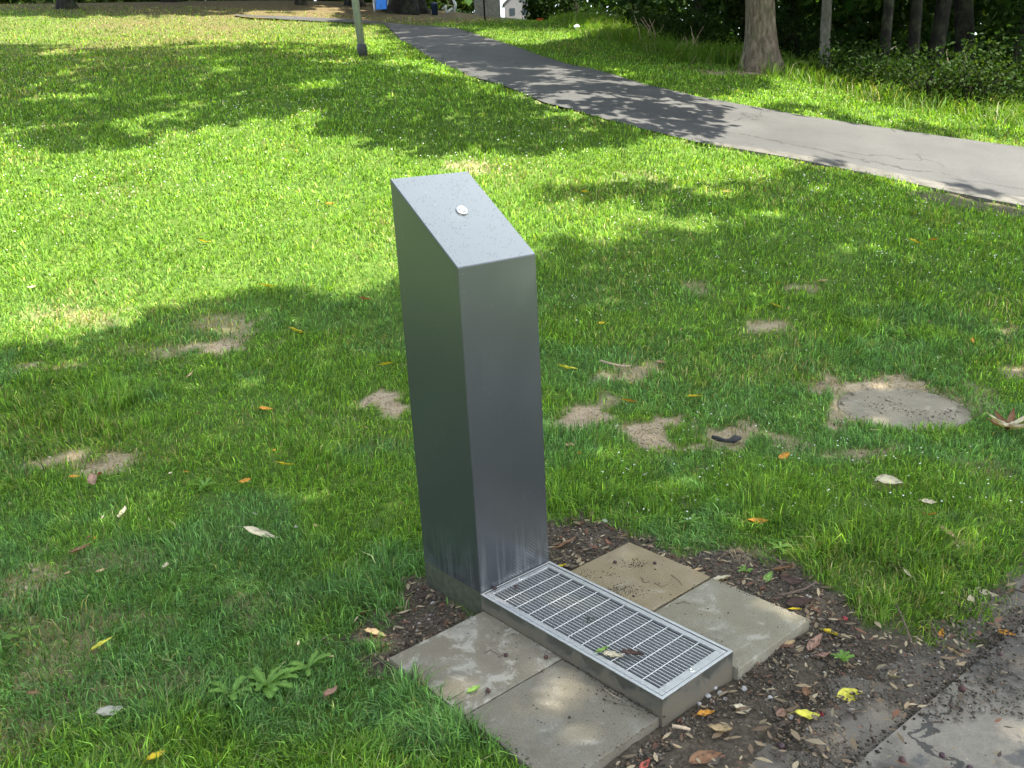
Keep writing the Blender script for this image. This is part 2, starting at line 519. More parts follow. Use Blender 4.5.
M['berrydark'] = m_plain('dark_berry_skin', (0.035, 0.012, 0.014), 0.5, 0, 60, .5, .2)
M['pebble'] = m_plain('pale_pebble', (0.30, 0.285, 0.26), 0.75, 0, 50, .3, .4)
M['twig'] = m_plain('twig_bark', (0.10, 0.065, 0.045), 0.85, 0, 80, .5, .4)
M['twigpale'] = m_plain('pale_wood', (0.36, 0.27, 0.18), 0.85, 0, 80, .4, .4)
M['char'] = m_plain('black_rag', (0.012, 0.012, 0.013), 0.7, 0, 60, .4, .6)
M['rock'] = m_plain('pinkish_rock', (0.30, 0.21, 0.16), 0.85, 0, 40, .4, .6)
M['bag'] = m_plain('white_plastic', (0.8, 0.8, 0.8), 0.35, 0, 20, .05, .3)

# ------------------------------------------------------------------ layout polygons (world)
LOW = [(330, 22), (385, 24), (400, 40), (430, 58), (470, 77), (545, 104), (640, 129), (700, 144), (800, 161), (900, 182), (1024, 207)]
UPP = [(360, 19), (452, 27), (480, 36), (560, 62), (640, 84), (700, 98), (800, 116), (900, 130), (1024, 148)]
low_w = [G2(*p) for p in LOW]; upp_w = [G2(*p) for p in UPP]
low_w.append(low_w[-1] + (low_w[-1] - low_w[-2]) * 6); upp_w.append(upp_w[-1] + (upp_w[-1] - upp_w[-2]) * 6)
# the path bends left behind the crest
low_w = [low_w[0] + np.array([-3.4, .5]), low_w[0] + np.array([-1.6, .1])] + low_w
upp_w = [low_w[0] + np.array([0, .25]), low_w[1] + np.array([0, 1.0])] + upp_w
PATH = [tuple(p) for p in low_w] + [tuple(p) for p in reversed(upp_w)]

SOIL_R = [G2(*p) for p in [(470, 640), (520, 520), (590, 510), (640, 532), (690, 548), (735, 548), (790, 570), (850, 596), (905, 622), (945, 640), (985, 608), (1010, 575),
                           (1060, 540), (1200, 480), (1500, 600), (1500, 1100), (560, 1100), (560, 760)]]
SOIL_L = [G2(*p) for p in [(362, 640), (385, 612), (412, 585), (440, 575), (490, 600), (500, 640), (420, 665), (385, 668)]]
SOIL_P = [G2(*p) for p in [(900, 190), (960, 194), (1024, 208), (1080, 222), (1080, 235), (1000, 214), (930, 204)]]
OR = np.array([-0.1518, 2.7748]); ANG = math.radians(-50.19)
XA = np.array([math.cos(ANG), math.sin(ANG)]); YA = np.array([-XA[1], XA[0]])


def FW(x, y):  # fountain coordinates to world
    return OR + XA * x + YA * y


# pavement edge: the joint line seen at lower right
J0 = G2(1024, 619); J1 = G2(858, 759)
jd = (J1 - J0) / np.linalg.norm(J1 - J0); jn = np.array([jd[1], -jd[0]])
if jn @ (np.array([0.3, 2.6]) - J0) > 0: jn = -jn    # jn points away from the fountain
SLABROW = 0.40
# bare patches: (px, py, half width px, half height px, strength)
SAND = [(215, 326, 42, 12, .55), (225, 346, 30, 7, .9), (160, 352, 28, 8, .5), (388, 399, 24, 11, .95), (575, 416, 27, 10, 1.0), (652, 432, 28, 15, 1.0),
        (715, 437, 45, 11, .85), (636, 374, 28, 10, .7), (610, 402, 16, 6, .6), (90, 463, 45, 10, .85), (28, 370, 12, 6, .7), (70, 368, 10, 5, .6), (770, 327, 18, 5, .8), (800, 288, 20, 4, .6),
        (700, 287, 14, 4, .5), (882, 388, 50, 14, .9), (838, 410, 16, 18, .8), (870, 452, 34, 8, .6), (15, 600, 16, 30, .45), (240, 606, 26, 12, .4), (25, 680, 22, 18, .5),
        (80, 318, 40, 9, .35), (640, 175, 30, 5, .25), (470, 168, 26, 5, .45), (1015, 370, 20, 7, .7), (1010, 332, 12, 5, .6), (745, 552, 14, 5, .3),
        (960, 545, 12, 4, .3), (720, 470, 20, 6, .2), (790, 445, 22, 9, .5), (890, 483, 18, 6, .4), (690, 505, 20, 5, .2), (960, 402, 34, 18, .4), (40, 700, 60, 40, .28), (725, 73, 34, 3, .9), (100, 560, 50, 14, .3), (60, 640, 50, 30, .4), (150, 690, 60, 20, .35), (130, 620, 40, 12, .35), (20, 740, 50, 20, .4), (300, 610, 30, 10, .3), (980, 470, 30, 8, .3), (120, 760, 60, 12, .35), (45, 575, 25, 14, .4)]
SANDW = []
for px, py, rx, ry, s in SAND:
    c = G2(px, py); ex = G2(px + rx, py) - c; ey = G2(px, py - ry) - c
    SANDW.append((c, ex, ey, s))
MH = G2(903, 409)  # manhole centre


def masks(x, y):
    nz = fbm(x * 5, y * 5, 3) - .5
    nz2 = fbm(x * 16, y * 16, 9) - .5
    soil = np.zeros_like(x)
    for P_, k in ((SOIL_R, 1), (SOIL_L, 1), (SOIL_P, .8)):
        d = sdist(x, y, P_) + nz * .30 + nz2 * .20
        soil = np.maximum(soil, sstep(-.06, .08, d) * k)
    sand = np.zeros_like(x)
    nA = [fbm(x * f, y * f, 21, 3) - .5 for f in (7, 3.5, 1.8)]; nB = fbm(x * 22, y * 22, 5, 2) - .5
    for c, ex, ey, s in SANDW:
        m = np.array([[ex[0], ey[0]], [ex[1], ey[1]]]); inv = np.linalg.inv(m)
        dx, dy = x - c[0], y - c[1]
        r = np.hypot(inv[0, 0] * dx + inv[0, 1] * dy, inv[1, 0] * dx + inv[1, 1] * dy)
        near = max(1.0, math.hypot(*c) / 5)
        e = 1.18 - r + nA[0 if near < 1.4 else (1 if near < 2.4 else 2)] * 2.3 + nB * .9
        sand = np.maximum(sand, sstep(0, .5, e) * s)
    pd = seg_dist(x, y, low_w, False)
    sand = np.maximum(sand, sstep(.10, 0, pd + nz * .1) * .35)
    # leaf-covered hill at the far left and beyond the path crest
    lit = sstep(16, 31, y + nz * 10 + np.clip(-x - 3, -3, 6) * .9) * sstep(1, -6, x + (y - 25) * .06 + nz * 4) * (.05 + .9 * fbm(x * .5, y * .5, 144, 3))
    up = np.array(upp_w)
    lit = np.maximum(lit, sstep(31.5, 34, y + nz) * sstep(2, -1, x) * .9)
    return soil, sand, lit


# ------------------------------------------------------------------ ground mesh
def axis(lo, hi, fine, flo, fhi, g=1.05, mx=8.0, mid=None):
    a = list(np.arange(flo, fhi + 1e-6, fine))
    s = fine; v = a[-1]
    while v < hi:
        s = min(s * g, mx); v += s; a.append(v)
    s = fine; v = a[0]; pre = []
    while v > lo:
        s = min(s * g, mx); v -= s; pre.append(v)
    return np.array(pre[::-1] + a)


gx = axis(-220, 220, .02, -1.1, 2.7, 1.045)
gy = axis(-60, 420, .02, 1.3, 4.2, 1.035)
GX, GY = np.meshgrid(gx, gy)
HZ = H(GX, GY)
soil, sand, lit = masks(GX.ravel(), GY.ravel())
soil = soil.reshape(GX.shape); sand = sand.reshape(GX.shape); lit = lit.reshape(GX.shape)
near = sstep(9, 5, GY) * sstep(-8, -5, GX) * sstep(9, 6, GX)
HZ += near * (1 - soil) * (fbm(GX * 1.7, GY * 1.7, 31) - .5) * .05 * sstep(3.0, 4.5, GY)
HZ += near * soil * ((fbm(GX * 14, GY * 14, 41, 3) - .5) * .026 + (np.abs(fbm(GX * 6, GY * 6, 43, 3) - .5)) * -.02)
# under the pavement the soil tapers away
pdist = (GX - J0[0]) * jn[0] + (GY - J0[1]) * jn[1]
HZ += sstep(-.30, .02, pdist) * -.022 * sstep(5.0, 4.0, GY)
HZ += sstep(-.02, .14, pdist) * -.05 * sstep(5.0, 4.0, GY)
# sink the ground under slabs, fountain, manhole and the footpath
fx = (GX - OR[0]) * XA[0] + (GY - OR[1]) * XA[1]; fy = (GX - OR[0]) * YA[0] + (GY - OR[1]) * YA[1]
ins = ((fx > -.33) & (fx < .81) & (fy > .02) & (fy < .31)) | ((fx > .06) & (fx < .78) & (fy > -.37) & (fy < .70))
HZ = np.where(ins, -.03, HZ)
HZ -= sstep(-.02, .25, sdist(GX, GY, PATH)) * .12
md = np.hypot(GX - MH[0], GY - MH[1]); HZ += (H(GX, GY) - HZ) * sstep(.75, .42, md); HZ += sstep(.46, .38, md) * (fbm(GX * 9, GY * 9, 401, 3) - .46) * .035; HZ -= sstep(.365, .34, md) * .05
me = np_mesh('ground', np.stack([GX, GY, HZ], -1).reshape(-1, 3),
             quads=(lambda i, j, w: np.stack([j * w + i, j * w + i + 1, (j + 1) * w + i + 1, (j + 1) * w + i], -1).reshape(-1, 4))(
                 *[a.T for a in np.meshgrid(np.arange(len(gx) - 1), np.arange(len(gy) - 1), indexing='ij')], len(gx)))
set_col(me, np.stack([soil, sand, lit], -1).reshape(-1, 3), 'mask')
tag(link('ground', me, M['ground'], smooth=True), kind='structure')


def interp(arr, x, y):
    i = np.clip(np.searchsorted(gx, x) - 1, 0, len(gx) - 2); j = np.clip(np.searchsorted(gy, y) - 1, 0, len(gy) - 2)
    u = (x - gx[i]) / (gx[i + 1] - gx[i]); v = (y - gy[j]) / (gy[j + 1] - gy[j])
    return (arr[j, i] * (1 - u) + arr[j, i + 1] * u) * (1 - v) + (arr[j + 1, i] * (1 - u) + arr[j + 1, i + 1] * u) * v


def gz(x, y):
    return float(interp(HZ, np.array([x]), np.array([y]))[0])


# ------------------------------------------------------------------ footpath
def resample(P, n):
    P = np.array(P); s = np.r_[0, np.cumsum(np.linalg.norm(np.diff(P, axis=0), axis=1))]
    # smooth with Catmull-Rom-like averaging after linear resampling
    t = np.linspace(0, s[-1], n); Q = np.stack([np.interp(t, s, P[:, 0]), np.interp(t, s, P[:, 1])], -1)
    for _ in range(6): Q[1:-1] = (Q[:-2] + 2 * Q[1:-1] + Q[2:]) / 4
    return Q


NS, NW = 300, 14
# match both edges by distance ahead, so rungs run across the path
A = resample(low_w, 900); B = resample(upp_w, 900)
idx = np.linspace(0, 899, NS).astype(int)
La = A[idx]
Lb = np.array([B[np.argmin(((B - a) ** 2).sum(1))] for a in La])
for _ in range(30): Lb[1:-1] = (Lb[:-2] + 2 * Lb[1:-1] + Lb[2:]) / 4
V = np.zeros((NS, NW + 1, 3))
for k in range(NW + 1):
    t = k / NW; p = La * (1 - t) + Lb * t
    V[:, k, :2] = p
V[:, :, 2] = H(V[:, :, 0], V[:, :, 1]) + .012 + .02 * np.sin(np.linspace(0, PI, NW + 1))[None, :]
ed = fbm(V[:, :, 0] * 2, V[:, :, 1] * 2, 77) - .5
dirn = (Lb - La) / np.linalg.norm(Lb - La, axis=1)[:, None]
for k, s in ((0, 1), (NW, 1)):
    V[:, k, 0] += dirn[:, 0] * ed[:, k] * .16; V[:, k, 1] += dirn[:, 1] * ed[:, k] * .16
jj, ii = np.meshgrid(np.arange(NS - 1), np.arange(NW), indexing='ij')
q = np.stack([jj * (NW + 1) + ii, (jj + 1) * (NW + 1) + ii, (jj + 1) * (NW + 1) + ii + 1, jj * (NW + 1) + ii + 1], -1).reshape(-1, 4)
me = np_mesh('footpath', V.reshape(-1, 3), quads=q[:, ::-1])
ac = np.zeros((NS, NW + 1, 3)); ac[:, :, 0] = np.linspace(0, 1, NW + 1)[None]; ac[:, :, 1] = sstep(2.2, 3.2, V[:, :, 0])
set_col(me, ac.reshape(-1, 3), 'across')
tag(link('footpath', me, M['path'], smooth=True), kind='structure')
# pale concrete edging along the lower edge
e0 = resample(low_w, 900); 
sel = np.array([(p[0] > 2.6) for p in e0])
e0 = e0[sel]; nn_ = np.gradient(e0, axis=0); nn_ /= np.linalg.norm(nn_, axis=1)[:, None]; nrm = np.stack([-nn_[:, 1], nn_[:, 0]], -1)
wdt = np.interp(e0[:, 0], [2.6, 4, 8], [.06, .26, .36])
bm = bmesh.new(); prev = None
for k in range(len(e0)):
    a = e0[k] - nrm[k] * .05; b = e0[k] + nrm[k] * wdt[k]
    za, zb = H(*a) + .028, H(*b) + .034
    cur = [bm.verts.new((a[0], a[1], za - .12)), bm.verts.new((a[0], a[1], za)), bm.verts.new((b[0], b[1], zb)), bm.verts.new((b[0], b[1], zb - .06))]
    if prev:
        for m_ in range(3): bm.faces.new((prev[m_], cur[m_], cur[m_ + 1], prev[m_ + 1]))
    prev = cur
bmesh.ops.recalc_face_normals(bm, faces=bm.faces)
tag(bm_obj('path_edging', bm, M['edging']), kind='structure')

# ------------------------------------------------------------------ pavement at the lower right
bm = bmesh.new()
# asphalt beyond the joint
W_, L_ = 3.0, 4.2
for a in range(60):
    for b in range(30):
        pass
nu, nvv = 90, 60
vv = []
for a in range(nu + 1):
    for b in range(nvv + 1):
        s = -1.6 + a / nu * 5.1; w = .004 + (b / nvv) ** 1.3 * 3.2
        p = J0 + jd * s + jn * w
        w2 = (fbm(np.array([p[0] * 1.2]), np.array([p[1] * 1.2]), 5)[0] - .5) * .012
        vv.append(bm.verts.new((p[0], p[1], -.006 + w2)))
for a in range(nu):
    for b in range(nvv):
        i = a * (nvv + 1) + b
        bm.faces.new((vv[i], vv[i + nvv + 1], vv[i + nvv + 2], vv[i + 1]))
bmesh.ops.recalc_face_normals(bm, faces=bm.faces)
o = bm_obj('pavement', bm, M['walk'], smooth=True); tag(o, kind='structure')
# row of cracked concrete edging slabs between soil and asphalt
bm = bmesh.new()
s = -2.3; k = 0
while s < 3.5:
    ln = .42
    for (u0, u1, w0, w1) in ((s, s + ln - .008, -SLABROW, -.002),):
        ns, nw = 6, 5
        z = -.010 + random.uniform(-.002, .003); tx = random.uniform(-.006, .006)
        g = []
        for a in range(ns + 1):
            for b in range(nw + 1):
                uu = u0 + (u1 - u0) * a / ns; ww = w0 + (w1 - w0) * b / nw
                p = J0 + jd * uu + jn * ww
                drop = .008 if (a in (0, ns) or b in (0, nw)) else 0
                g.append(bm.verts.new((p[0], p[1], z + tx * (a / ns - .5) - drop)))
        for a in range(ns):
            for b in range(nw):
                i = a * (nw + 1) + b; bm.faces.new((g[i], g[i + nw + 1], g[i + nw + 2], g[i + 1]))
        # skirt
        ring = [g[a * (nw + 1)] for a in range(ns + 1)] + [g[ns * (nw + 1) + b] for b in range(1, nw + 1)] + [g[a * (nw + 1) + nw] for a in range(ns - 1, -1, -1)] + [g[b] for b in range(nw - 1, 0, -1)]
        lowr = [bm.verts.new((v.co.x, v.co.y, v.co.z - .05)) for v in ring]
        for a in range(len(ring)): bm.faces.new((ring[a], lowr[a], lowr[(a + 1) % len(ring)], ring[(a + 1) % len(ring)]))
    s += ln; k += 1
bmesh.ops.recalc_face_normals(bm, faces=bm.faces)
tag(bm_obj('pavement_edge_stones', bm, M['pave'], smooth=False), kind='structure')

# ------------------------------------------------------------------ drinking fountain
Wd, Ln, Dp, hF, hB, TZ = 0.334, 0.829, 0.346, 1.162, 1.434, 0.096
fo = empty('drinking_fountain', (OR[0], OR[1], 0), ANG)
tag(fo, 'tall grey steel drinking fountain column with slanted top and floor drain tray', 'drinking fountain')
bm = bmesh.new()
v = [bm.verts.new(p) for p in [(-Dp, 0, TZ), (0, 0, TZ), (0, Wd, TZ), (-Dp, Wd, TZ), (-Dp, 0, TZ + hB), (0, 0, TZ + hF), (0, Wd, TZ + hF), (-Dp, Wd, TZ + hB)]]
for f in [(0, 3, 2, 1), (4, 5, 6, 7), (0, 1, 5, 4), (1, 2, 6, 5), (2, 3, 7, 6), (3, 0, 4, 7)]: bm.faces.new([v[i] for i in f])
bmesh.ops.bevel(bm, geom=list(bm.edges), offset=.0028, segments=3, affect='EDGES')
co_ = bm_obj('column', bm, M['column'], fo)
mod = co_.modifiers.new('wn', 'WEIGHTED_NORMAL'); mod.keep_sharp = True
co_.data.polygons.foreach_set('use_smooth', [True] * len(co_.data.polygons))
# spout on the sloping lid
sl = math.atan2(hB - hF, Dp)
bm = bmesh.new(); add_lathe(bm, [(.022, -.002), (.0225, .003), (.0205, .0065), (.017, .0085), (.0152, .0085), (.0145, .0045)], 28)
spo = bm_obj('spout', bm, M['chrome'], fo, True)
tx = -Dp * .56; spo.location = (tx, Wd * .535, TZ + hF + (-tx) * math.tan(sl)); spo.rotation_euler = (0, sl, 0)
bm = bmesh.new(); add_lathe(bm, [(.0085, .0), (.0085, .009), (.007, .012), (.0035, .012), (.003, .005)], 18)
nz = bm_obj('nozzle', bm, M['chrome'], spo, True)
bm = bmesh.new()
add_box(bm, -Dp - .004, -.001, .004, Wd - .004, -.04, TZ - .001, .002)
bm_obj('plinth', bm, M['plinth'], fo)
# tray: four steel sides with a bright rim
bm = bmesh.new(); th = .006
add_box(bm, .0005, Ln, 0, th, -.04, TZ - .0035)
add_box(bm, .0005, Ln, Wd - th, Wd, -.04, TZ - .0035)
add_box(bm, Ln - th, Ln - .0003, th, Wd - th, -.04, TZ - .0035)
add_box(bm, .0008, th, th, Wd - th, -.04, TZ - .0035)
tr = bm_obj('tray', bm, M['tray'], fo)
bm = bmesh.new(); rw = .010
add_box(bm, .0003, Ln + .0006, -.0006, rw, TZ - .003, TZ, .0008)
add_box(bm, .0003, Ln + .0006, Wd - rw, Wd + .0006, TZ - .003, TZ, .0008)
add_box(bm, Ln - rw, Ln + .0006, rw + .0002, Wd - rw - .0002, TZ - .003, TZ, .0008)
add_box(bm, .0003, rw * .5, rw + .0002, Wd - rw - .0002, TZ - .003, TZ, .0008)
bm_obj('rim', bm, M['rim'], tr)
bm = bmesh.new()   # sloping basin floor with walls
vs = [(.01, .01, TZ - .045), (Ln - .01, .01, TZ - .055), (Ln - .01, Wd - .01, TZ - .055), (.01, Wd - .01, TZ - .045)]
md_ = bm.verts.new((Ln * .62, Wd * .45, TZ - .068)); vv = [bm.verts.new(p) for p in vs]
for a in range(4): bm.faces.new((vv[a], vv[(a + 1) % 4], md_))
bm_obj('basin', bm, M['basin'], tr)
# the lift-out grating
gr_bm = bmesh.new()
g0, g1, h0, h1 = .010, Ln - .0135, .0135, Wd - .0135
fw = .019
for (a, b, c, d) in ((g0, g1, h0, h0 + fw), (g0, g1, h1 - fw, h1), (g0, g0 + fw, h0 + fw + .0002, h1 - fw - .0002), (g1 - fw - .008, g1, h0 + fw + .0002, h1 - fw - .0002)):
    add_box(gr_bm, a, b, c, d, TZ - .012, TZ - .0012, .0012, 1)
ix0, ix1, iy0, iy1 = g0 + fw, g1 - fw - .008, h0 + fw, h1 - fw
nb = 19
for i in range(1, nb):
    y = iy0 + (iy1 - iy0) * i / nb
    add_box(gr_bm, ix0 - .001, ix1 + .001, y - .0017, y + .0017, TZ - .024, TZ - .0045)
nr = 12
for i in range(1, nr):
    x = ix0 + (ix1 - ix0) * i / nr
    add_tube(gr_bm, [(x, iy0 - .001, TZ - .0035), (x, iy1 + .001, TZ - .0035)], .0018, 6)
gt = bm_obj('grate', gr_bm, M['grate'], fo)
for xx in (g0 + .010, g1 - .014):
    bm = bmesh.new(); add_lathe(bm, [(.009, -.001), (.009, .0012), (.0075, .0018), (.004, .0018), (.003, .0006)], 20)
    k_ = bm_obj('lift_ring', bm, M['chrome'], gt, True); k_.location = (xx, Wd * .5, TZ - .001)

# ------------------------------------------------------------------ slabs
def paving_slab(x0, y0, sz, mat, label, z=.037, tilt=(0, 0), seed=0, thick=.045, rz=0.0):
    rs = random.Random(seed)
    bm = bmesh.new(); n_ = 40
    e = [0, .0018] + [.0018 + (sz - .0036) * i / n_ for i in range(1, n_)] + [sz - .0018, sz]
    g = {}
    for i, xx in enumerate(e):
        for j, yy in enumerate(e):
            edge = i in (0, len(e) - 1) or j in (0, len(e) - 1)
            z_ = (vnoise(np.array([xx * 9 + seed * 7.0]), np.array([yy * 9.0]), seed)[0] - .5) * .0014 - (.002 if edge else 0)
            g[i, j] = bm.verts.new((xx - sz / 2, yy - sz / 2, z_))
    # one knocked corner and a few chipped spots on the arris
    for (i, j), v_ in g.items():
        bd = min(i, j, len(e) - 1 - i, len(e) - 1 - j)
        if bd <= 1:
            c_ = vnoise(np.array([(v_.co.x + seed) * 38.0]), np.array([v_.co.y * 38.0]), seed + 5)[0]
            if c_ > .72: v_.co.z -= (c_ - .72) * .018 * (1 if bd == 0 else .4)
    m_ = len(e)
    for i in range(m_ - 1):
        for j in range(m_ - 1): bm.faces.new((g[i, j], g[i + 1, j], g[i + 1, j + 1], g[i, j + 1]))
    ring = [g[i, 0] for i in range(m_)] + [g[m_ - 1, j] for j in range(1, m_)] + [g[i, m_ - 1] for i in range(m_ - 2, -1, -1)] + [g[0, j] for j in range(m_ - 2, 0, -1)]
    lo_r = [bm.verts.new((v_.co.x, v_.co.y, -thick - .02)) for v_ in ring]
    for i in range(len(ring)): bm.faces.new((ring[i], lo_r[i], lo_r[(i + 1) % len(ring)], ring[(i + 1) % len(ring)]))
    bmesh.ops.recalc_face_normals(bm, faces=bm.faces)
    o = bm_obj('paving_slab', bm, mat)
    c = FW(x0 + sz / 2, y0 + sz / 2); o.location = (c[0], c[1], z); o.rotation_euler = (tilt[0], tilt[1], ANG + rz)
    tag(o, label, 'paving slab', 'concrete slabs around the drain tray')
    return o


S = .400
paving_slab(.016, -S - .003, S, M['slab_a'], 'concrete slab with pale lichen blotches left of the drain tray, at the foot of the column', .036, (0, .002), 1)
paving_slab(.016 + S + .004, -S - .004, S, M['slab_b'], 'plain grey concrete slab left of the drain tray, nearest to the camera', .032, (.002, .004), 2)
paving_slab(.036, Wd + .006, S, M['slab_c'], 'tan-stained concrete slab with crumbs right of the drain tray, beside the column', .038, (-.003, 0), 3)
paving_slab(.036 + S + .009, Wd + .008, S, M['slab_d'], 'pale worn concrete slab right of the drain tray, its corner jutting out over the soil', .034, (0, .002), 4)

# ------------------------------------------------------------------ manhole cover
mo = empty('manhole_cover', (MH[0], MH[1], gz(MH[0] + .5, MH[1])))
tag(mo, 'round grey concrete manhole cover half overgrown in the lawn', 'manhole cover')
hz0 = float(H(MH[0], MH[1]))
gxh = (float(H(MH[0] + .3, MH[1])) - float(H(MH[0] - .3, MH[1]))) / .6
gyh = (float(H(MH[0], MH[1] + .3)) - float(H(MH[0], MH[1] - .3))) / .6
mo.location = (MH[0], MH[1], hz0 + .003); mo.rotation_euler = (math.atan(gyh), -math.atan(gxh), 0)
bm = bmesh.new(); add_lathe(bm, [(.355, -.06), (.358, -.004), (.352, 0), (.2, .003), (.02, .004)], 64)
bm_obj('cover', bm, M['manhole'], mo, False)
t_ = rng.random(900); a_ = rng.random(900) * 2 * PI; r_ = .35 * np.sqrt(t_); k = fbm(np.cos(a_) * r_ * 7 + 5, np.sin(a_) * r_ * 7, 44, 3) + (r_ > .30) * .15 > .52
cb = blobs_late = (MH[0] + np.cos(a_[k]) * r_[k], MH[1] + np.sin(a_[k]) * r_[k])
bm = bmesh.new()
n = 72; rr = []
for r, z in ((.361, -.05), (.362, -.008), (.368, -.006), (.378, -.012), (.38, -.05)):
    rr.append([bm.verts.new((r * math.cos(2 * PI * k / n), r * math.sin(2 * PI * k / n), z)) for k in range(n)])
for i in range(4):
    for k in range(n): bm.faces.new((rr[i][k], rr[i][(k + 1) % n], rr[i + 1][(k + 1) % n], rr[i + 1][k]))
bmesh.ops.recalc_face_normals(bm, faces=bm.faces)
bm_obj('rim', bm, M['manhole'], mo)


# ------------------------------------------------------------------ grass
def grass_density(x, y):
    s, sa, l = interp(soil, x, y), interp(sand, x, y), interp(lit, x, y)
    d = (1 - np.clip(s * 1.15, 0, 1)) * (1 - np.clip(sa * 1.25, 0, 1)) * (1 - .75 * l)
    fx = (x - OR[0]) * XA[0] + (y - OR[1]) * XA[1]; fy = (x - OR[0]) * YA[0] + (y - OR[1]) * YA[1]
    d[(fx > -.36) & (fx < .84) & (fy > -.01) & (fy < .345)] = 0
    d[(fx > .015) & (fx < .84) & (fy > -.40) & (fy < .75)] = 0
    d[sdist(x, y, PATH) > -.03] = 0
    m = np.hypot(x - MH[0], y - MH[1])
    bite = .36 + (fbm(x * 4, y * 4, 61) - .5) * .16 - .05 * (y < MH[1] - .1)
    d[(m < bite)] = 0
    pdist = (x - J0[0]) * jn[0] + (y - J0[1]) * jn[1]
    d[(pdist > -.06) & (y < 5.2)] *= .0
    patch = fbm(x * 2.3, y * 2.3, 88); tuft = fbm(x * 11, y * 11, 89, 2)
    return d * np.clip(.45 + 1.1 * patch, .3, 1) * np.where(y < 8, np.clip(.25 + 1.5 * tuft, .25, 1), 1)


TALL = [(60, 400, 120, 35, .06), (130, 410, 110, 30, .05), (370, 560, 70, 60, .05), (660, 500, 110, 30, .035), (850, 540, 110, 40, .045), (900, 590, 60, 30, .055), (880, 350, 120, 25, .04), (460, 745, 60, 25, .045),
        (400, 700, 60, 40, .05), (330, 740, 120, 40, .03), (760, 505, 80, 30, .035), (320, 460, 90, 30, .03), (560, 500, 30, 40, .04)]
TALLW = []
for px, py, rx, ry, h in TALL:
    c = G2(px, py); ex = G2(px + rx, py) - c; ey = G2(px, py - ry) - c
    TALLW.append((c, np.linalg.inv(np.array([[ex[0], ey[0]], [ex[1], ey[1]]])), h))
WOODEDGE = [G2(*p) for p in [(560, 22), (600, 36), (640, 44), (700, 62), (730, 66), (780, 74), (850, 90), (920, 108), (980, 118), (1060, 130)]]


def blades(name, x, y, hmul=1.0, wbase=.0041, colfn=None, lean=.68, hadd=0.0, mat='grass', hbase=.046, curl=.6):
    n = len(x)
    z = interp(HZ, x, y) - .002
    dist = np.hypot(x, y)
    lod = np.clip(dist / 4.0, 1, 5.0)
    h = hbase * (0.55 + rng.random(n) * .9) * hmul
    clump = fbm(x * 3.1, y * 3.1, 51)
    h *= .35 + clump * 1.35
    for c, inv, hh in TALLW:
        dx, dy = x - c[0], y - c[1]
        r = np.hypot(inv[0, 0] * dx + inv[0, 1] * dy, inv[1, 0] * dx + inv[1, 1] * dy)
        h += np.clip(1 - r, 0, 1) * hh * 1.6 * (.4 + rng.random(n) * .8) * (clump > .42)
    h += hadd * rng.random(n)
    h *= np.clip(1 + (lod - 1) * .10, 1, 1.4)
    w = wbase * lod * (.6 + rng.random(n) * .8)
    # lean follows clumps so tufts share a direction
    a0 = fbm(x * 3.2, y * 3.2, 71) * 14 + rng.normal(0, 1.3, n)
    ln = np.clip(rng.normal(lean, .45, n), .02, 1.7)
    dx, dy = np.cos(a0), np.sin(a0)
    fa = rng.random(n) * 2 * PI
    sx, sy = np.cos(fa), np.sin(fa)
    t1, t2 = .5, 1.0
    hx1 = h * ln * .30; hx2 = h * ln * (.75 + curl * .45)
    z1 = h * np.sqrt(np.clip(1 - (ln * .25) ** 2, .3, 1)) * .55; z2 = h * np.clip(1.0 - ln * .42, .2, 1)
    V = np.zeros((n, 5, 3), np.float32)
    V[:, 0] = np.stack([x - sx * w / 2, y - sy * w / 2, z], -1); V[:, 1] = np.stack([x + sx * w / 2, y + sy * w / 2, z], -1)
    V[:, 2] = np.stack([x + dx * hx1 - sx * w * .42, y + dy * hx1 - sy * w * .42, z + z1], -1)
    V[:, 3] = np.stack([x + dx * hx1 + sx * w * .42, y + dy * hx1 + sy * w * .42, z + z1], -1)
    V[:, 4] = np.stack([x + dx * hx2, y + dy * hx2, z + z2], -1)
    b = np.arange(n)[:, None] * 5
    quads = b + np.array([[0, 1, 3, 2]]); tris = b + np.array([[2, 3, 4]])
    me = np_mesh(name, V.reshape(-1, 3), quads, tris)
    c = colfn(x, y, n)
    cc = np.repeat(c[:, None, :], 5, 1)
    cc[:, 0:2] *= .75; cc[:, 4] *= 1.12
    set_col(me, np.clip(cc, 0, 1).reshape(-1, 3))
    return link(name, me, M[mat])


def lawn_col(x, y, n):
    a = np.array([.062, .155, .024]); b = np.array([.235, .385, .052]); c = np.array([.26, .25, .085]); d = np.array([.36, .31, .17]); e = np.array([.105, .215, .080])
    t = rng.random(n)[:, None]
    col = a * (1 - t) + b * t
    cool_shade = sstep(.46, .58, fbm(x * 1.6, y * 1.6, 12))[:, None] * .7 * sstep(8.5, 6.0, y)[:, None]  # cooler shade tone painted into the near blades, in noisy patches
    col = col * (1 - cool_shade) + (e * (.7 + .7 * t)) * cool_shade
    dry = fbm(x * 1.1, y * 1.1, 19) + interp(sand, x, y) * .35
    pdry = np.clip((dry - .52) * .9, 0.02, .45) + interp(lit, x, y) * .5
    k = rng.random(n)
    col = np.where((k < pdry)[:, None], c * (.7 + .6 * t), col)
    col = np.where((k < pdry * .3)[:, None], d * (.6 + .6 * t), col)
    col *= (.78 + .45 * fbm(x * .7, y * .7, 29, 3))[:, None] * rng.lognormal(-.05, .38, (n, 1))
    return col


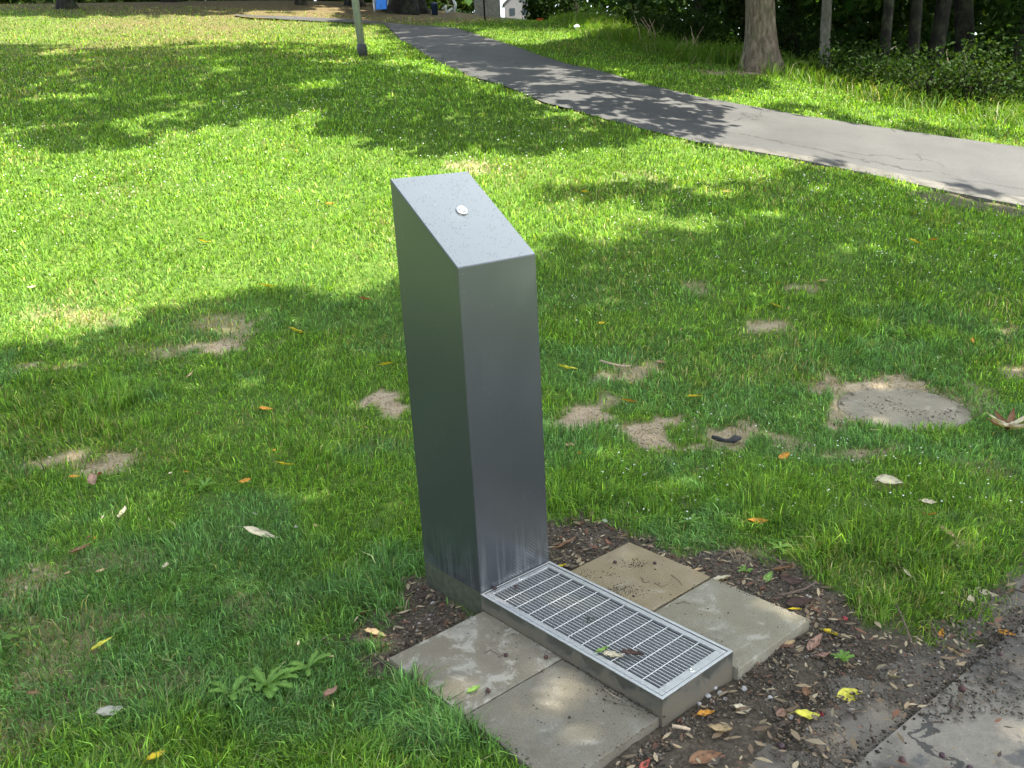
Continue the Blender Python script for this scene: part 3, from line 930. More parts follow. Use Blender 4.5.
def sample_fan(n, y0, y1, power, half=.74, behind=0.0):
    """points with density ~ y^-power inside the view wedge (plus margins)"""
    out = []
    u = rng.random(n)
    e = 2 - power
    yy = (y0 ** e + u * (y1 ** e - y0 ** e)) ** (1 / e) if abs(e) > 1e-3 else y0 * (y1 / y0) ** u
    xx = (rng.random(n) * 2 - 1) * (half * yy + .5)
    return xx, yy


x1, y1_ = sample_fan(900000, 1.25, 36, 1.9)
# (density in each row of the wedge: power near 2 keeps blades per pixel level)
d = grass_density(x1, y1_); k = rng.random(len(x1)) < d
x1, y1_ = x1[k], y1_[k]
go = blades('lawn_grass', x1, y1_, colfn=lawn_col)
tag(go, 'short green park grass with dry straws covering the lawn', 'grass', kind='stuff')

# pale bent seed stalks
x2, y2 = sample_fan(5000, 1.4, 7, 1.6); k = rng.random(len(x2)) < grass_density(x2, y2) * .9
x2, y2 = x2[k], y2[k]
o = blades('grass_stalks', x2, y2, hmul=2.0, wbase=.0014, colfn=lambda x, y, n: np.array([.38, .40, .20]) * (.6 + .7 * rng.random((n, 1))), lean=.8)
tag(o, 'thin pale seed stalks bending among the grass', 'grass', kind='stuff')

# tall meadow grass in front of the wood
we = resample(WOODEDGE, 400)
n = 42000
i = rng.integers(0, 400, n); off = rng.normal(0, .75, n) + .5
x3 = we[i, 0] + off * .35 + rng.normal(0, .2, n); y3 = we[i, 1] + off
k = (sdist(x3, y3, PATH) < -.5) & (np.hypot(x3 - 5.3, y3 - 19) > .8)
x3, y3 = x3[k], y3[k]


def meadow_col(x, y, n):
    t = rng.random((n, 1)); c = np.array([.07, .15, .012]) * (1 - t) + np.array([.13, .24, .03]) * t
    k = rng.random(n) < .10
    c[k] = np.array([.38, .36, .21]) * (.6 + .6 * rng.random((k.sum(), 1)))
    return c


o = blades('meadow_grass', x3, y3, hmul=1.0, hbase=.15, wbase=.0024, colfn=meadow_col, lean=.95, hadd=.20)
tag(o, 'tall straggly meadow grass along the edge of the wood', 'grass', kind='stuff')

# dead straws lying flat on the worn patches
x6, y6 = sample_fan(150000, 1.4, 11, 1.7); s6 = interp(sand, x6, y6)
k = (rng.random(len(x6)) < np.clip(s6 * (1.2 - s6) * 3.0, 0, .9)) & (sdist(x6, y6, PATH) < -.02) 
x6, y6 = x6[k], y6[k]
o = blades('dry_straw', x6, y6, hmul=.8, wbase=.0022, colfn=lambda x, y, n: np.array([.40, .31, .18]) * rng.lognormal(-.3, .35, (n, 1)), lean=1.5, curl=1.2)
tag(o, 'dead pale straws lying on the worn patches of lawn', 'straw', kind='stuff')

# white clover heads
x4, y4 = sample_fan(8000, 3.4, 22, 1.5)
fl = fbm(x4 * .55, y4 * .55, 95)
k = (rng.random(len(x4)) < grass_density(x4, y4)) & (rng.random(len(x4)) < np.clip((fl - .40) * 4, .05, 1)) & ((x4 > .4) | (y4 > 8))
x4, y4 = x4[k], y4[k]
ico = np.array([(1, 0, 0), (-1, 0, 0), (0, 1, 0), (0, -1, 0), (0, 0, 1), (0, 0, -1)], float)
itr = np.array([(0, 2, 4), (2, 1, 4), (1, 3, 4), (3, 0, 4), (2, 0, 5), (1, 2, 5), (3, 1, 5), (0, 3, 5)])


def blobs(name, x, y, z, r, cols, mat, squash=.7, jit=.35):
    n = len(x)
    dirs = ico[None] * r[:, None, None] * (1 - jit + 2 * jit * rng.random((n, 6, 1)))
    ang = rng.random(n) * 2 * PI; ca, sa = np.cos(ang)[:, None], np.sin(ang)[:, None]
    dx = dirs[..., 0] * ca - dirs[..., 1] * sa; dy = dirs[..., 0] * sa + dirs[..., 1] * ca
    V = np.stack([x[:, None] + dx, y[:, None] + dy, z[:, None] + dirs[..., 2] * squash], -1)
    T = (np.arange(n)[:, None, None] * 6 + itr[None]).reshape(-1, 3)
    me = np_mesh(name, V.reshape(-1, 3), None, T)
    set_col(me, np.repeat(cols[:, None], 6, 1).reshape(-1, 3))
    return link(name, me, mat)


z4 = interp(HZ, x4, y4) + .040
r4 = .0055 * np.clip(np.hypot(x4, y4) / 6, .9, 1.8) * (.7 + .5 * rng.random(len(x4)))
o = blobs('clover_flowers', x4, y4, z4, r4, np.array([.75, .76, .70]) * (.8 + .3 * rng.random((len(x4), 1))), M['dead'])
tag(o, 'tiny white clover flowers dotted through the lawn', 'flowers', kind='stuff')

# clover leaves in drifts through the turf
x7, y7 = sample_fan(90000, 1.4, 14, 1.8); dr7 = fbm(x7 * 1.4, y7 * 1.4, 333, 4)
k = (rng.random(len(x7)) < np.clip((dr7 - .53) * 9, 0, .8)) & (rng.random(len(x7)) < grass_density(x7, y7) * 1.2)
CLV = (x7[k], y7[k])

# soil crumbs and small gravel
n = 170000
xs = rng.uniform(-1.2, 2.9, n); ys = rng.uniform(1.0, 4.2, n)
so = interp(soil, xs, ys)
fxx = (xs - OR[0]) * XA[0] + (ys - OR[1]) * XA[1]; fyy = (xs - OR[0]) * YA[0] + (ys - OR[1]) * YA[1]
pdd = (xs - J0[0]) * jn[0] + (ys - J0[1]) * jn[1]
onst = ((fxx > -.35) & (fxx < .845) & (fyy > -.02) & (fyy < .35)) | ((fxx > .01) & (fxx < .84) & (fyy > -.41) & (fyy < .755))
cov = np.where(pdd > -SLABROW + .05, np.clip(.45 - pdd * .8, .04, .6) * (fbm(xs * 5, ys * 5, 66) > .5) * 1.3, 1.0) * (pdd < .5)
sn_ = interp(sand, xs, ys) * .35
k = (rng.random(n) < np.maximum(so * cov, sn_)) & ~onst
xs, ys, pdd = xs[k], ys[k], pdd[k]
zz = np.maximum(interp(HZ, xs, ys), np.where(pdd > -SLABROW, .001, -1)); r = rng.lognormal(math.log(.0036), .42, len(xs))
t = rng.random((len(xs), 1)); cl = np.array([.034, .027, .019]) * (1 - t) + np.array([.16, .13, .097]) * t
kk = rng.random(len(xs)) < .035; cl[kk] = np.array([.30, .27, .23]) * (.7 + .6 * rng.random((kk.sum(), 1)))
kk = rng.random(len(xs)) < .07; cl[kk] = np.array([.17, .115, .07]) * (.6 + .7 * rng.random((kk.sum(), 1)))
o = blobs('soil_crumbs', xs, ys, zz + r * .2, r, cl, M['dead'], .7, .45)
tag(o, 'crumbs of dark earth and grit around the slabs', 'soil', kind='stuff')


# grit and scraps lying on the manhole cover
dxm, dym = cb[0] - MH[0], cb[1] - MH[1]; r = rng.lognormal(math.log(.0032), .5, len(dxm)); t = rng.random((len(dxm), 1))
o = blobs('cover_grit', cb[0], cb[1], hz0 + .003 + dxm * gxh + dym * gyh + .005 + r * .3, r, np.array([.10, .075, .05]) * (1 - t) + np.array([.42, .36, .27]) * t, M['dead'], .6, .45)
tag(o, 'grit and tiny scraps lying on the round cover', 'grit', kind='stuff')
# earth crumbs on the worn patches of the lawn
xs, ys = sample_fan(160000, 3.0, 10, 1.5); k = (rng.random(len(xs)) < interp(sand, xs, ys) ** 1.5 * .8) & (sdist(xs, ys, PATH) < -.05)
xs, ys = xs[k], ys[k]; r = rng.lognormal(math.log(.0045), .45, len(xs)); t = rng.random((len(xs), 1))
o = blobs('bare_patch_crumbs', xs, ys, interp(HZ, xs, ys) + r * .1, r, np.array([.20, .15, .10]) * (1 - t) + np.array([.48, .40, .29]) * t, M['dead'], .6, .45)
tag(o, 'pale dry crumbs of earth on the bare patches of the lawn', 'soil', kind='stuff')


# ------------------------------------------------------------------ leaf bits lying about as uncountable litter
def leaf_bits(name, x, y, z, L, cols, mat=None, tiltamp=.35, flat=.02):
    n = len(x)
    a = rng.random(n) * 2 * PI; w = L * rng.uniform(.22, .42, n)
    ca, sa = np.cos(a), np.sin(a)
    t1 = rng.normal(0, tiltamp, n); cr = rng.uniform(.05, .3, n) * L
    P = np.zeros((n, 6, 3))
    loc = [(-.5, 0), (-.1, -.5), (-.1, .5), (.25, -.38), (.25, .38), (.55, 0)]
    for i, (u, v) in enumerate(loc):
        lx = u * L; ly = v * w
        P[:, i, 0] = x + lx * ca - ly * sa; P[:, i, 1] = y + lx * sa + ly * ca
        P[:, i, 2] = z + flat * .1 + np.abs(lx * t1 * .5) + (abs(v) > 0) * cr * .5 + (u > .5) * cr * .4
    b = np.arange(n)[:, None] * 6
    quads = b + np.array([[1, 3, 4, 2]]); tris = np.concatenate([b + np.array([[0, 1, 2]]), b + np.array([[3, 5, 4]])])
    me = np_mesh(name, P.reshape(-1, 3), quads, tris)
    set_col(me, np.repeat(cols[:, None], 6, 1).reshape(-1, 3))
    return link(name, me, mat or M['dead'])


t = rng.random((len(CLV[0]), 1))
o = leaf_bits('clover_leaves', CLV[0], CLV[1], interp(HZ, *CLV) + .022 + .014 * rng.random(len(CLV[0])), rng.uniform(.010, .020, len(CLV[0])) * np.clip(CLV[1] / 4, 1, 2), np.array([.075, .19, .03]) * (1 - t) + np.array([.16, .32, .07]) * t, M['grass'])
tag(o, 'small round clover leaves in drifts through the turf', 'clover', kind='stuff')
pal = np.array([[.27, .20, .12], [.17, .115, .07], [.09, .06, .042], [.38, .30, .19], [.17, .08, .05], [.07, .052, .04]])
n = 46000
xs = rng.uniform(-1.2, 3.0, n); ys = rng.uniform(1.0, 4.4, n)
fxx = (xs - OR[0]) * XA[0] + (ys - OR[1]) * XA[1]; fyy = (xs - OR[0]) * YA[0] + (ys - OR[1]) * YA[1]
pdd = (xs - J0[0]) * jn[0] + (ys - J0[1]) * jn[1]
onst = ((fxx > -.35) & (fxx < .845) & (fyy > -.02) & (fyy < .35)) | ((fxx > .01) & (fxx < .84) & (fyy > -.41) & (fyy < .755))
k = (rng.random(n) < interp(soil, xs, ys) * np.where(pdd > -SLABROW, np.where(pdd > 0, .09, .5), .85)) & ~onst & (pdd < .4)
xs, ys, pdd = xs[k], ys[k], pdd[k]
L = rng.lognormal(math.log(.015), .6, len(xs)).clip(.004, .055)
cl = pal[rng.integers(0, 6, len(xs))] * rng.uniform(.5, 1.1, (len(xs), 1))
o = leaf_bits('leaf_litter', xs, ys, np.maximum(interp(HZ, xs, ys), np.where(pdd > -SLABROW, .004, -1)) + .004, L, cl)
tag(o, 'small broken brown leaf pieces strewn over the bare soil', 'leaf litter', kind='stuff')

x5, y5 = sample_fan(42000, 8, 40, 1.3); w5 = interp(lit, x5, y5) + .015 + sstep(8, 17, y5) * sstep(1.5, -4, x5) * .55 * fbm(x5 * .6, y5 * .6, 155, 3) * 1.6
k = (rng.random(len(x5)) < w5) & (sdist(x5, y5, PATH) < 0.05)
x5, y5 = x5[k], y5[k]
cl = np.array([[.42, .34, .18], [.32, .22, .12], [.50, .42, .20], [.22, .15, .09]])[rng.integers(0, 4, len(x5))] * rng.uniform(.6, 1.15, (len(x5), 1))
o = leaf_bits('hillside_leaf_litter', x5, y5, interp(HZ, x5, y5) + .03, rng.uniform(.022, .055, len(x5)) * np.clip(y5 / 16, .6, 1.5), cl)
tag(o, 'dry yellow-brown leaves strewn over the shaded hillside lawn', 'leaf litter', kind='stuff')

# leaf scraps along both path edges
xs, ys = [], []
for E_, sg in ((low_w, 1), (upp_w, -1)):
    Q = resample(E_, 1200); Q = Q[(Q[:, 1] < 34)]; t_ = rng.integers(0, len(Q), 1500); dst = np.abs(rng.normal(0, .13, 1500)) * rng.choice([1, 1, 2.5], 1500)
    p2 = resample(upp_w if sg > 0 else low_w, 1200); nb_ = np.array([p2[np.argmin(((p2 - q_) ** 2).sum(1))] for q_ in Q[::10]])
    tgt = nb_[np.minimum(t_ // 10, len(nb_) - 1)]; dr = tgt - Q[t_]; dr /= np.linalg.norm(dr, axis=1)[:, None] + 1e-6
    xs.append(Q[t_, 0] + dr[:, 0] * (dst - .05)); ys.append(Q[t_, 1] + dr[:, 1] * (dst - .05))
xs = np.concatenate(xs); ys = np.concatenate(ys)
cl = np.array([[.34, .27, .16], [.22, .15, .09], [.12, .09, .06], [.10, .12, .04]])[rng.integers(0, 4, len(xs))] * rng.uniform(.6, 1.1, (len(xs), 1))
o = leaf_bits('path_edge_litter', xs, ys, H(xs, ys) + .030, rng.uniform(.012, .045, len(xs)), cl)
tag(o, 'dry leaf scraps and grit gathered along the path edges', 'leaf litter', kind='stuff')

# ------------------------------------------------------------------ single leaves
LCOL = {'yellow': (.62, .46, .03), 'lemon': (.60, .55, .07), 'orange': (.55, .25, .035), 'tan': (.45, .32, .17), 'brown': (.22, .115, .06), 'dark': (.07, .04, .03),
        'pale': (.55, .47, .32), 'red': (.42, .10, .07), 'green': (.20, .33, .07), 'pink': (.36, .21, .15), 'grey': (.33, .32, .26)}


def leaf_mesh(kind, L, wr, curl, fold, seed):
    rs = random.Random(seed); nu, nv_ = 9, 6
    P, Cc = [], []
    base = np.array(LCOL[kind])
    bend = rs.uniform(-.25, .25); tw = rs.uniform(-.8, .8) * curl
    for i in range(nu + 1):
        u = i / nu; wd = wr * L * (math.sin(PI * u ** .8) ** .85 if 0 < u < 1 else .02)
        for j in range(nv_ + 1):
            v = j / nv_ * 2 - 1
            x = (u - .5) * L; y = v * wd * .5 + bend * L * (u - .5) ** 2
            z = abs(v) * wd * fold + curl * L * ((u - .5) ** 2) * 1.1 + tw * v * wd * (u - .3) + .0025 * math.sin(u * 17 + v * 5 + seed) * min(1, L / .05)
            P.append((x, y, z)); rib = 1.22 if j == nv_ // 2 else 1.0
            sp = 1.0 if rs.random() > .18 else rs.uniform(.35, .8)
            Cc.append(np.clip(base * rib * sp * (.9 + .2 * rs.random()) * (1 - .25 * abs(v) ** 3), 0, 1))
    q = [(a * (nv_ + 1) + b, (a + 1) * (nv_ + 1) + b, (a + 1) * (nv_ + 1) + b + 1, a * (nv_ + 1) + b + 1) for a in range(nu) for b in range(nv_)]
    # stalk
    n0 = len(P); sl_ = L * .22
    for a in range(3):
        t_ = a / 2
        for (dy, dz) in ((-.0006, 0), (.0006, 0), (0, .001)):
            P.append((-.5 * L - sl_ * t_, dy + bend * L * .25 - .1 * sl_ * t_ * t_, dz + curl * L * .27 * (1 - t_) + .001)); Cc.append(base * .7)
    for a in range(2):
        for b in range(3):
            q.append((n0 + a * 3 + b, n0 + (a + 1) * 3 + b, n0 + (a + 1) * 3 + (b + 1) % 3, n0 + a * 3 + (b + 1) % 3))
    me = np_mesh('fallen_leaf', P, q); set_col(me, np.array(Cc))
    return me


def fallen_leaf(px, py, lpx, ang, kind, label, group=None, wr=.42, curl=.35, fold=.25, z=None, lift=.0, seed=None, name='fallen_leaf', tilt=(0, 0)):
    x, y, zg = G(px, py, .02 if z is None else z)
    seed = seed if seed is not None else int(px * 7 + py * 13)
    rs = random.Random(seed)
    dist = math.hypot(x, y)
    L = lpx * math.hypot(dist, CZ) / FPX
    if any(w_ in label for w_ in ('narrow', 'long', 'slender', 'slim', 'sliver')): wr = .24
    wr *= rs.uniform(.75, 1.3); curl *= rs.uniform(.4, 1.5)
    me = leaf_mesh(kind, L, wr, curl, fold, seed)
    o = link(name, me, M['dead'], smooth=True)
    zz = (gz(x, y) + (.010 if interp(soil, np.array([x]), np.array([y]))[0] > .5 else .030)) if z is None else z
    o.location = (x, y, zz + lift); k_ = 1.0 if z is None else 0.0
    o.rotation_euler = (tilt[0] + rs.uniform(-.5, .5) * k_, tilt[1] + rs.uniform(-.4, .4) * k_, math.radians(ang + rs.uniform(-30, 30) * k_))
    tag(o, label, 'leaf', group or 'fallen leaves')
    return o


LV = [  # px, py, length px, world angle, kind, label
    (285, 466, 19, -25, 'yellow', 'bright orange-yellow narrow leaf in the grass left of the column'),
    (850, 689, 26, 30, 'lemon', 'large lemon yellow leaf on the soil beyond the drain tray end'),
    (806, 711, 24, -4, 'lemon', 'flat lemon yellow leaf beside a red berry on the soil edge'),
    (833, 629, 18, 10, 'yellow', 'folded golden leaf on dark soil right of the jutting slab corner'),
    (758, 524, 19, -8, 'orange', 'golden brown leaf in the grass above the right-hand slabs'),
    (261, 537, 36, -6, 'pale', 'long narrow beige leaf in the grass left of the column foot'),
    (348, 584, 18, -15, 'brown', 'reddish tan leaf in the grass near the column foot'),
    (331, 696, 26, 60, 'pink', 'large pinkish brown leaf standing by the broad-leaved weed'),
    (156, 760, 18, 75, 'yellow', 'yellow leaf in the grass at the bottom left of the picture'),
    (102, 646, 20, 30, 'lemon', 'yellow-green narrow leaf in thin grass at lower left'),
    (81, 552, 20, 45, 'brown', 'curled brown leaf on the left lawn above the yellow-green leaf'),
    (167, 568, 12, 80, 'pale', 'small cream leaf standing in the left foreground grass'),
    (94, 482, 18, -55, 'pink', 'pink leaf beside the bare patch on the left lawn'),
    (124, 515, 20, 80, 'pale', 'pale twisted leaf just below the pink leaf on the left'),
    (246, 483, 14, -20, 'orange', 'small orange-brown leaf just left of the bright orange-yellow leaf'),
    (266, 412, 14, 10, 'orange', 'orange tinted leaf on the lawn level with the column middle'),
    (190, 377, 12, 70, 'tan', 'tan leaf upright in the long grass of the left lawn'),
    (297, 333, 18, 5, 'yellow', 'yellow leaf lying in the shade edge left of the column'),
    (269, 287, 16, 10, 'yellow', 'yellow leaf on the sunlit lawn left of the column'),
    (386, 366, 14, 0, 'yellow', 'small golden leaf touching the left side of the column view'),
    (366, 300, 12, 25, 'red', 'small reddish leaf by the column left edge in half shade'),
    (568, 372, 20, -5, 'lemon', 'yellow-green leaf right of the column on the lawn'),
    (695, 396, 19, 15, 'yellow', 'golden leaf in the grass behind the twin bare patches'),
    (631, 387, 12, -60, 'yellow', 'slim yellow leaf beside the grey stick on the lawn'),
    (629, 403, 14, 5, 'orange', 'tan orange leaf next to the bare patch right of the column'),
    (568, 446, 12, 80, 'tan', 'upright golden tan leaf beside the right edge of the column'),
    (661, 365, 12, 60, 'pink', 'pinkish leaf on the lawn near the end of the stick'),
    (784, 459, 14, 0, 'orange', 'orange leaf in grass right of the black rag'),
    (889, 483, 24, -10, 'pale', 'cream torn leaf below the manhole cover'),
    (928, 504, 15, -20, 'pale', 'cream leaf nearest below the torn leaf right of centre'),
    (948, 535, 22, -50, 'tan', 'long tan leaf in the grass by the pavement'),
    (929, 517, 13, -40, 'orange', 'short orange-tan leaf between two cream leaves on the right'),
    (916, 243, 13, 0, 'yellow', 'round yellow leaf on the lawn near the far path'),
    (934, 241, 12, 50, 'orange', 'upright golden leaf just right of the round yellow leaf'),
    (972, 342, 9, 60, 'orange', 'small orange leaf right of the manhole cover, high on the lawn'),
    (776, 308, 12, 10, 'yellow', 'yellow leaf above the small bare patch right of centre'),
    (823, 283, 10, 5, 'tan', 'tan leaf in clover on the right lawn'),
    (602, 249 + 75, 8, 20, 'yellow', 'tiny yellow leaf just right of the column on the lawn'),
    (585, 193, 10, 10, 'yellow', 'yellow leaf on the lawn just above the column height'),
    (727, 193, 10, 0, 'pale', 'pale leaf in the shade strip near the path'),
    (783, 567, 20, -10, 'brown', 'glossy brown leaf on soil under the grass fringe'),
    (768, 574, 16, 70, 'green', 'pale green leaf on soil behind the jutting slab'),
    (722, 577, 20, -5, 'pale', 'beige leaf on soil touching the back slab joint'),
    (792, 578, 24, -20, 'dark', 'long dark brown leaf on the soil behind the pale slab'),
    (800, 602, 26, -10, 'dark', 'blackish leaf on soil next to the pale slab edge'),
    (795, 607, 12, -30, 'yellow', 'yellow leaf sliver against the pale slab edge'),
    (815, 640, 24, 40, 'pink', 'crumpled pink-brown leaf on the soil near the slab corner'),
    (822, 652, 18, -30, 'pink', 'smaller crumpled pinkish leaf touching the larger one'),
    (895, 668, 18, 20, 'pale', 'pale crumpled leaf near the pavement stones'),
    (960, 645, 24, -55, 'tan', 'long tan leaf on soil at the tip of the grass tongue'),
    (971, 600, 18, 40, 'pale', 'cream leaf on the pavement edge below the grass'),
    (987, 588, 20, -45, 'pale', 'slender cream leaf at the top of the pavement edge'),
    (942, 628, 12, 30, 'orange', 'small rust leaf where the grass tongue meets the soil'),
    (1007, 627, 14, 0, 'orange', 'golden leaf in the pavement joint at the right margin'),
    (706, 711, 18, 10, 'orange', 'orange and brown leaf beside the white pebbles'),
    (742, 706, 16, 5, 'pale', 'cream folded leaf on soil below the tray end'),
    (782, 709, 20, 70, 'pink', 'dull red leaf between the white pebbles and the yellow leaf'),
    (704, 754, 34, 12, 'brown', 'large curled brown leaf at the bottom edge below the tray'),
    (720, 728, 22, -35, 'tan', 'papery tan leaf below the orange leaf and pebbles'),
    (644, 763, 18, 70, 'red', 'reddish leaf on soil at the bottom beside the near slab'),
    (973, 757, 18, 35, 'yellow', 'golden leaf on the asphalt beside a cream petal'),
    (975, 742, 14, -10, 'pale', 'cream petal-like leaf on the asphalt at lower right'),
    (790, 640, 12, 0, 'tan', 'small tan leaf by the soil near the pale slab side'),
    (563, 541, 28, 18, 'pink', 'thick curled bark-like leaf behind the column foot'),
    (560, 566, 14, 5, 'yellow', 'bright yellow leaf wedged at the back corner of the tray'),
    (375, 630, 22, 15, 'tan', 'tan crumpled leaf in the soil gap left of the column'),
    (365, 610, 14, 40, 'brown', 'brown leaf under grass in the soil gap left of the column'),
    (75, 452 + 25, 10, 0, 'orange', 'orange fleck of a leaf on the left bare patch'),
    (100, 475, 12, -30, 'red', 'reddish leaf on the bare patch of the left lawn'),
    (35, 696, 12, 0, 'brown', 'brown leaf at the left border in thin turf'),
    (205, 243, 11, 10, 'yellow', 'golden leaf on the sunny lawn at left'),
    (330, 205, 9, 0, 'orange', 'orange leaf on the sunlit lawn left of the column top'),
    (33, 289, 11, 0, 'pale', 'pale leaf on the bright lawn at the left margin'),
    (110, 716, 22, 25, 'grey', 'grey-beige dry leaf in the lower left turf'),
]
for it in LV:
    fallen_leaf(*it)
# leaves and wilted flower lying on the steel
fallen_leaf(613, 655, 20, -20, 'pale', 'cream wilted leaf lying across the drain grate', z=.100, curl=.2, fold=.12)
fallen_leaf(632, 654, 22, -15, 'dark', 'dark red-brown crumpled leaf on the drain grate', z=.101, curl=.3, fold=.3)
fallen_leaf(603, 650, 16, 30, 'green', 'wilted green leaf on the edge of the drain grate', z=.101, curl=.2, wr=.25)
fallen_leaf(474, 690, 16, 40, 'green', 'pale green leaf on the lichen slab among grass stalks', z=.040, curl=.3)
fallen_leaf(806, 652 + 40, 14, 80, 'brown', 'brown shrivelled leaf on the near pavement stone', z=.015)
# background litter of the lawn, told apart by nothing
fallen = [(px, py) for px, py in zip(rng.uniform(0, 1024, 220), 190 + rng.random(220) ** 1.5 * 520)]
cnt = 0; protos = {}
for px, py in fallen:
    x, y, z = G(px, py)
    xa, ya = np.array([x]), np.array([y])
    if cnt >= 80 or grass_density(xa, ya)[0] < .3: continue
    if 385 < px < 560 and 160 < py < 720: continue
    kind = random.choice(['tan', 'pale', 'brown', 'orange', 'tan', 'pale', 'grey'])
    vr = (kind, random.randint(0, 1))
    if vr not in protos: protos[vr] = leaf_mesh(kind, .032, .4, .35, .3, 900 + len(protos))
    if protos[vr].users == 0: o = link('fallen_leaf', protos[vr], M['dead'], smooth=True)
    else: o = bpy.data.objects.new('fallen_leaf', protos[vr]); C.objects.link(o)
    s = random.uniform(.6, 1.3); o.scale = (s, s, s)
    o.location = (x, y, gz(x, y) + .028); o.rotation_euler = (random.uniform(-.4, .4), random.uniform(-.4, .4), random.uniform(0, 6.28))
    nm = {'tan': 'tan', 'pale': 'cream', 'brown': 'brown', 'orange': 'rust', 'grey': 'greyish'}[kind]
    tag(o, 'tiny dry %s leaf half sunk in the lawn grass' % nm, 'leaf', 'tiny %s leaves scattered over the lawn' % nm)
    cnt += 1


# ------------------------------------------------------------------ berries, pebbles, twigs
def berry(px, py, rpx, mat, label, z=None, stalk=False):
    x, y, zg = G(px, py, .0 if z is None else z); r = .66 * rpx * math.hypot(math.hypot(x, y), CZ) / FPX
    bm = bmesh.new(); bmesh.ops.create_icosphere(bm, subdivisions=3, radius=r)
    for v_ in bm.verts:
        v_.co *= 1 + .10 * math.sin(v_.co.x / r * 3 + px) * math.cos(v_.co.y / r * 2.5 + py); v_.co.z *= .85
    if stalk:
        add_tube(bm, [(r * .8, 0, 0), (r * 2.0, r * .8, r * .5), (r * 3.6, r * .5, -r * .3)], [r * .14, r * .12, r * .12], 5)
    o = bm_obj('berry', bm, M[mat], smooth=True)
    zz = max(gz(x, y), -1) if z is None else z
    o.location = (x, y, zz + r * .7); o.rotation_euler = (0, 0, px)
    tag(o, label, 'berry', 'fallen berries'); return o


for it in [(506, 656, 3.2, 'berry', 'red-brown berry with a hooked stalk on the lichen slab', .037, True), (546, 658, 3.0, 'berry', 'red-brown berry against the tray side on the left slabs', .037, False),
           (488, 692, 3.6, 'berry', 'brown berry on the joint of the two left slabs', .037, True), (822, 712 - 0, 3.4, 'berryred', 'bright red berry beside the flat lemon yellow leaf', None, False),
           (845, 620, 3.4, 'berryred', 'red berry on the soil near the folded golden leaf', None, False), (925, 629, 3.6, 'berryred', 'red berry at the tip of the grass tongue', None, False),
           (615, 563, 2.8, 'berrydark', 'dark berry near the back corner of the tan slab', .038, False), (655, 564, 2.6, 'berrydark', 'small dark berry near the outer edge of the tan slab', .038, False),
           (781, 748, 5.0, 'berrydark', 'dark shrivelled berry on the near pavement stone', .004, False), (962, 691, 5.0, 'berry', 'pair-like dark red berry on the asphalt by the joint', .008, True),
           (902, 762, 4.6, 'berry', 'dark red berry on the asphalt at the bottom edge', .008, False), (942, 757, 4.2, 'berrydark', 'nearly black berry on the asphalt at the bottom edge', .008, False),
           (970, 770, 4.2, 'berrydark', 'black berry cut by the bottom border on the asphalt', .008, False), (858, 637, 3.2, 'berry', 'dull red berry on soil right of the crumpled pink leaf', None, False),
           (516, 588 - 0, 2.8, 'berrydark', 'dark berry on the grate close to the column foot', .096, False), (495, 589, 2.8, 'berrydark', 'dark berry in the corner between column and rim', .096, False),
           (1000, 655, 3.0, 'berrydark', 'small dark berry on the asphalt near the right margin', .008, False), (950, 706, 2.4, 'berrydark', 'tiny dark berry on asphalt below the dark red one', .008, False)]:
    berry(*it)


def stone(px, py, rpx, mat, label, group, z=None, flat=.7, name='pebble'):
    x, y, zg = G(px, py, .0 if z is None else z); r = rpx * math.hypot(math.hypot(x, y), CZ) / FPX
    bm = bmesh.new(); bmesh.ops.create_icosphere(bm, subdivisions=2, radius=r)
    rs = random.Random(int(px * 3 + py))
    for v_ in bm.verts: v_.co *= rs.uniform(.82, 1.15); v_.co.z *= flat
    bmesh.ops.bevel(bm, geom=list(bm.edges), offset=r * .08, segments=1, affect='EDGES')
    o = bm_obj(name, bm, M[mat]); o.location = (x, y, (gz(x, y) if z is None else z) + r * .35); o.rotation_euler = (0, 0, px)
    tag(o, label, 'stone', group); return o


for px, py, r_ in [(702, 692, 3.2), (708, 697, 3.0), (714, 689, 3.4), (720, 694, 3.0), (712, 701, 2.4), (699, 703, 2.2), (725, 699, 2.2), (717, 684, 2.2)]:
    stone(px, py, r_, 'pebble', 'whitish pebble in the little heap by the tray corner', 'white pebbles heaped by the tray corner')
for px, py, r_, lb in [(744, 688, 3.2, 'lone white pebble on soil right of the pebble heap'), (790, 716, 3.4, 'white pebble left of the flat lemon yellow leaf'), (872, 743 - 30, 3.0, 'white pebble on the cracked pavement stone'),
                       (605, 522, 2.8, 'pale pebble on bare ground behind the column'), (433, 603, 2.6, 'cream pebble in the soil gap left of the column'), (770, 700, 2.6, 'grey-white pebble in the soil beyond the tray end')]:
    stone(px, py, r_, 'pebble', lb, 'single pale pebbles')
n = 0


def twig(P, r, mat, label, name='twig', z=None, group='fallen twigs'):
    pts_ = []
    for (px, py) in P:
        x, y, zz = G(px, py, 0 if z is None else z); pts_.append(Vector((x, y, (gz(x, y) + .022 if z is None else z) + r)))
    o0 = pts_[0].copy(); bm = bmesh.new(); m_ = len(pts_)
    add_tube(bm, [p - o0 for p in pts_], [r * (1 - .5 * i / m_) for i in range(m_)], 7)
    o = bm_obj(name, bm, M[mat], smooth=True); o.location = o0
    tag(o, label, 'twig', group); return o


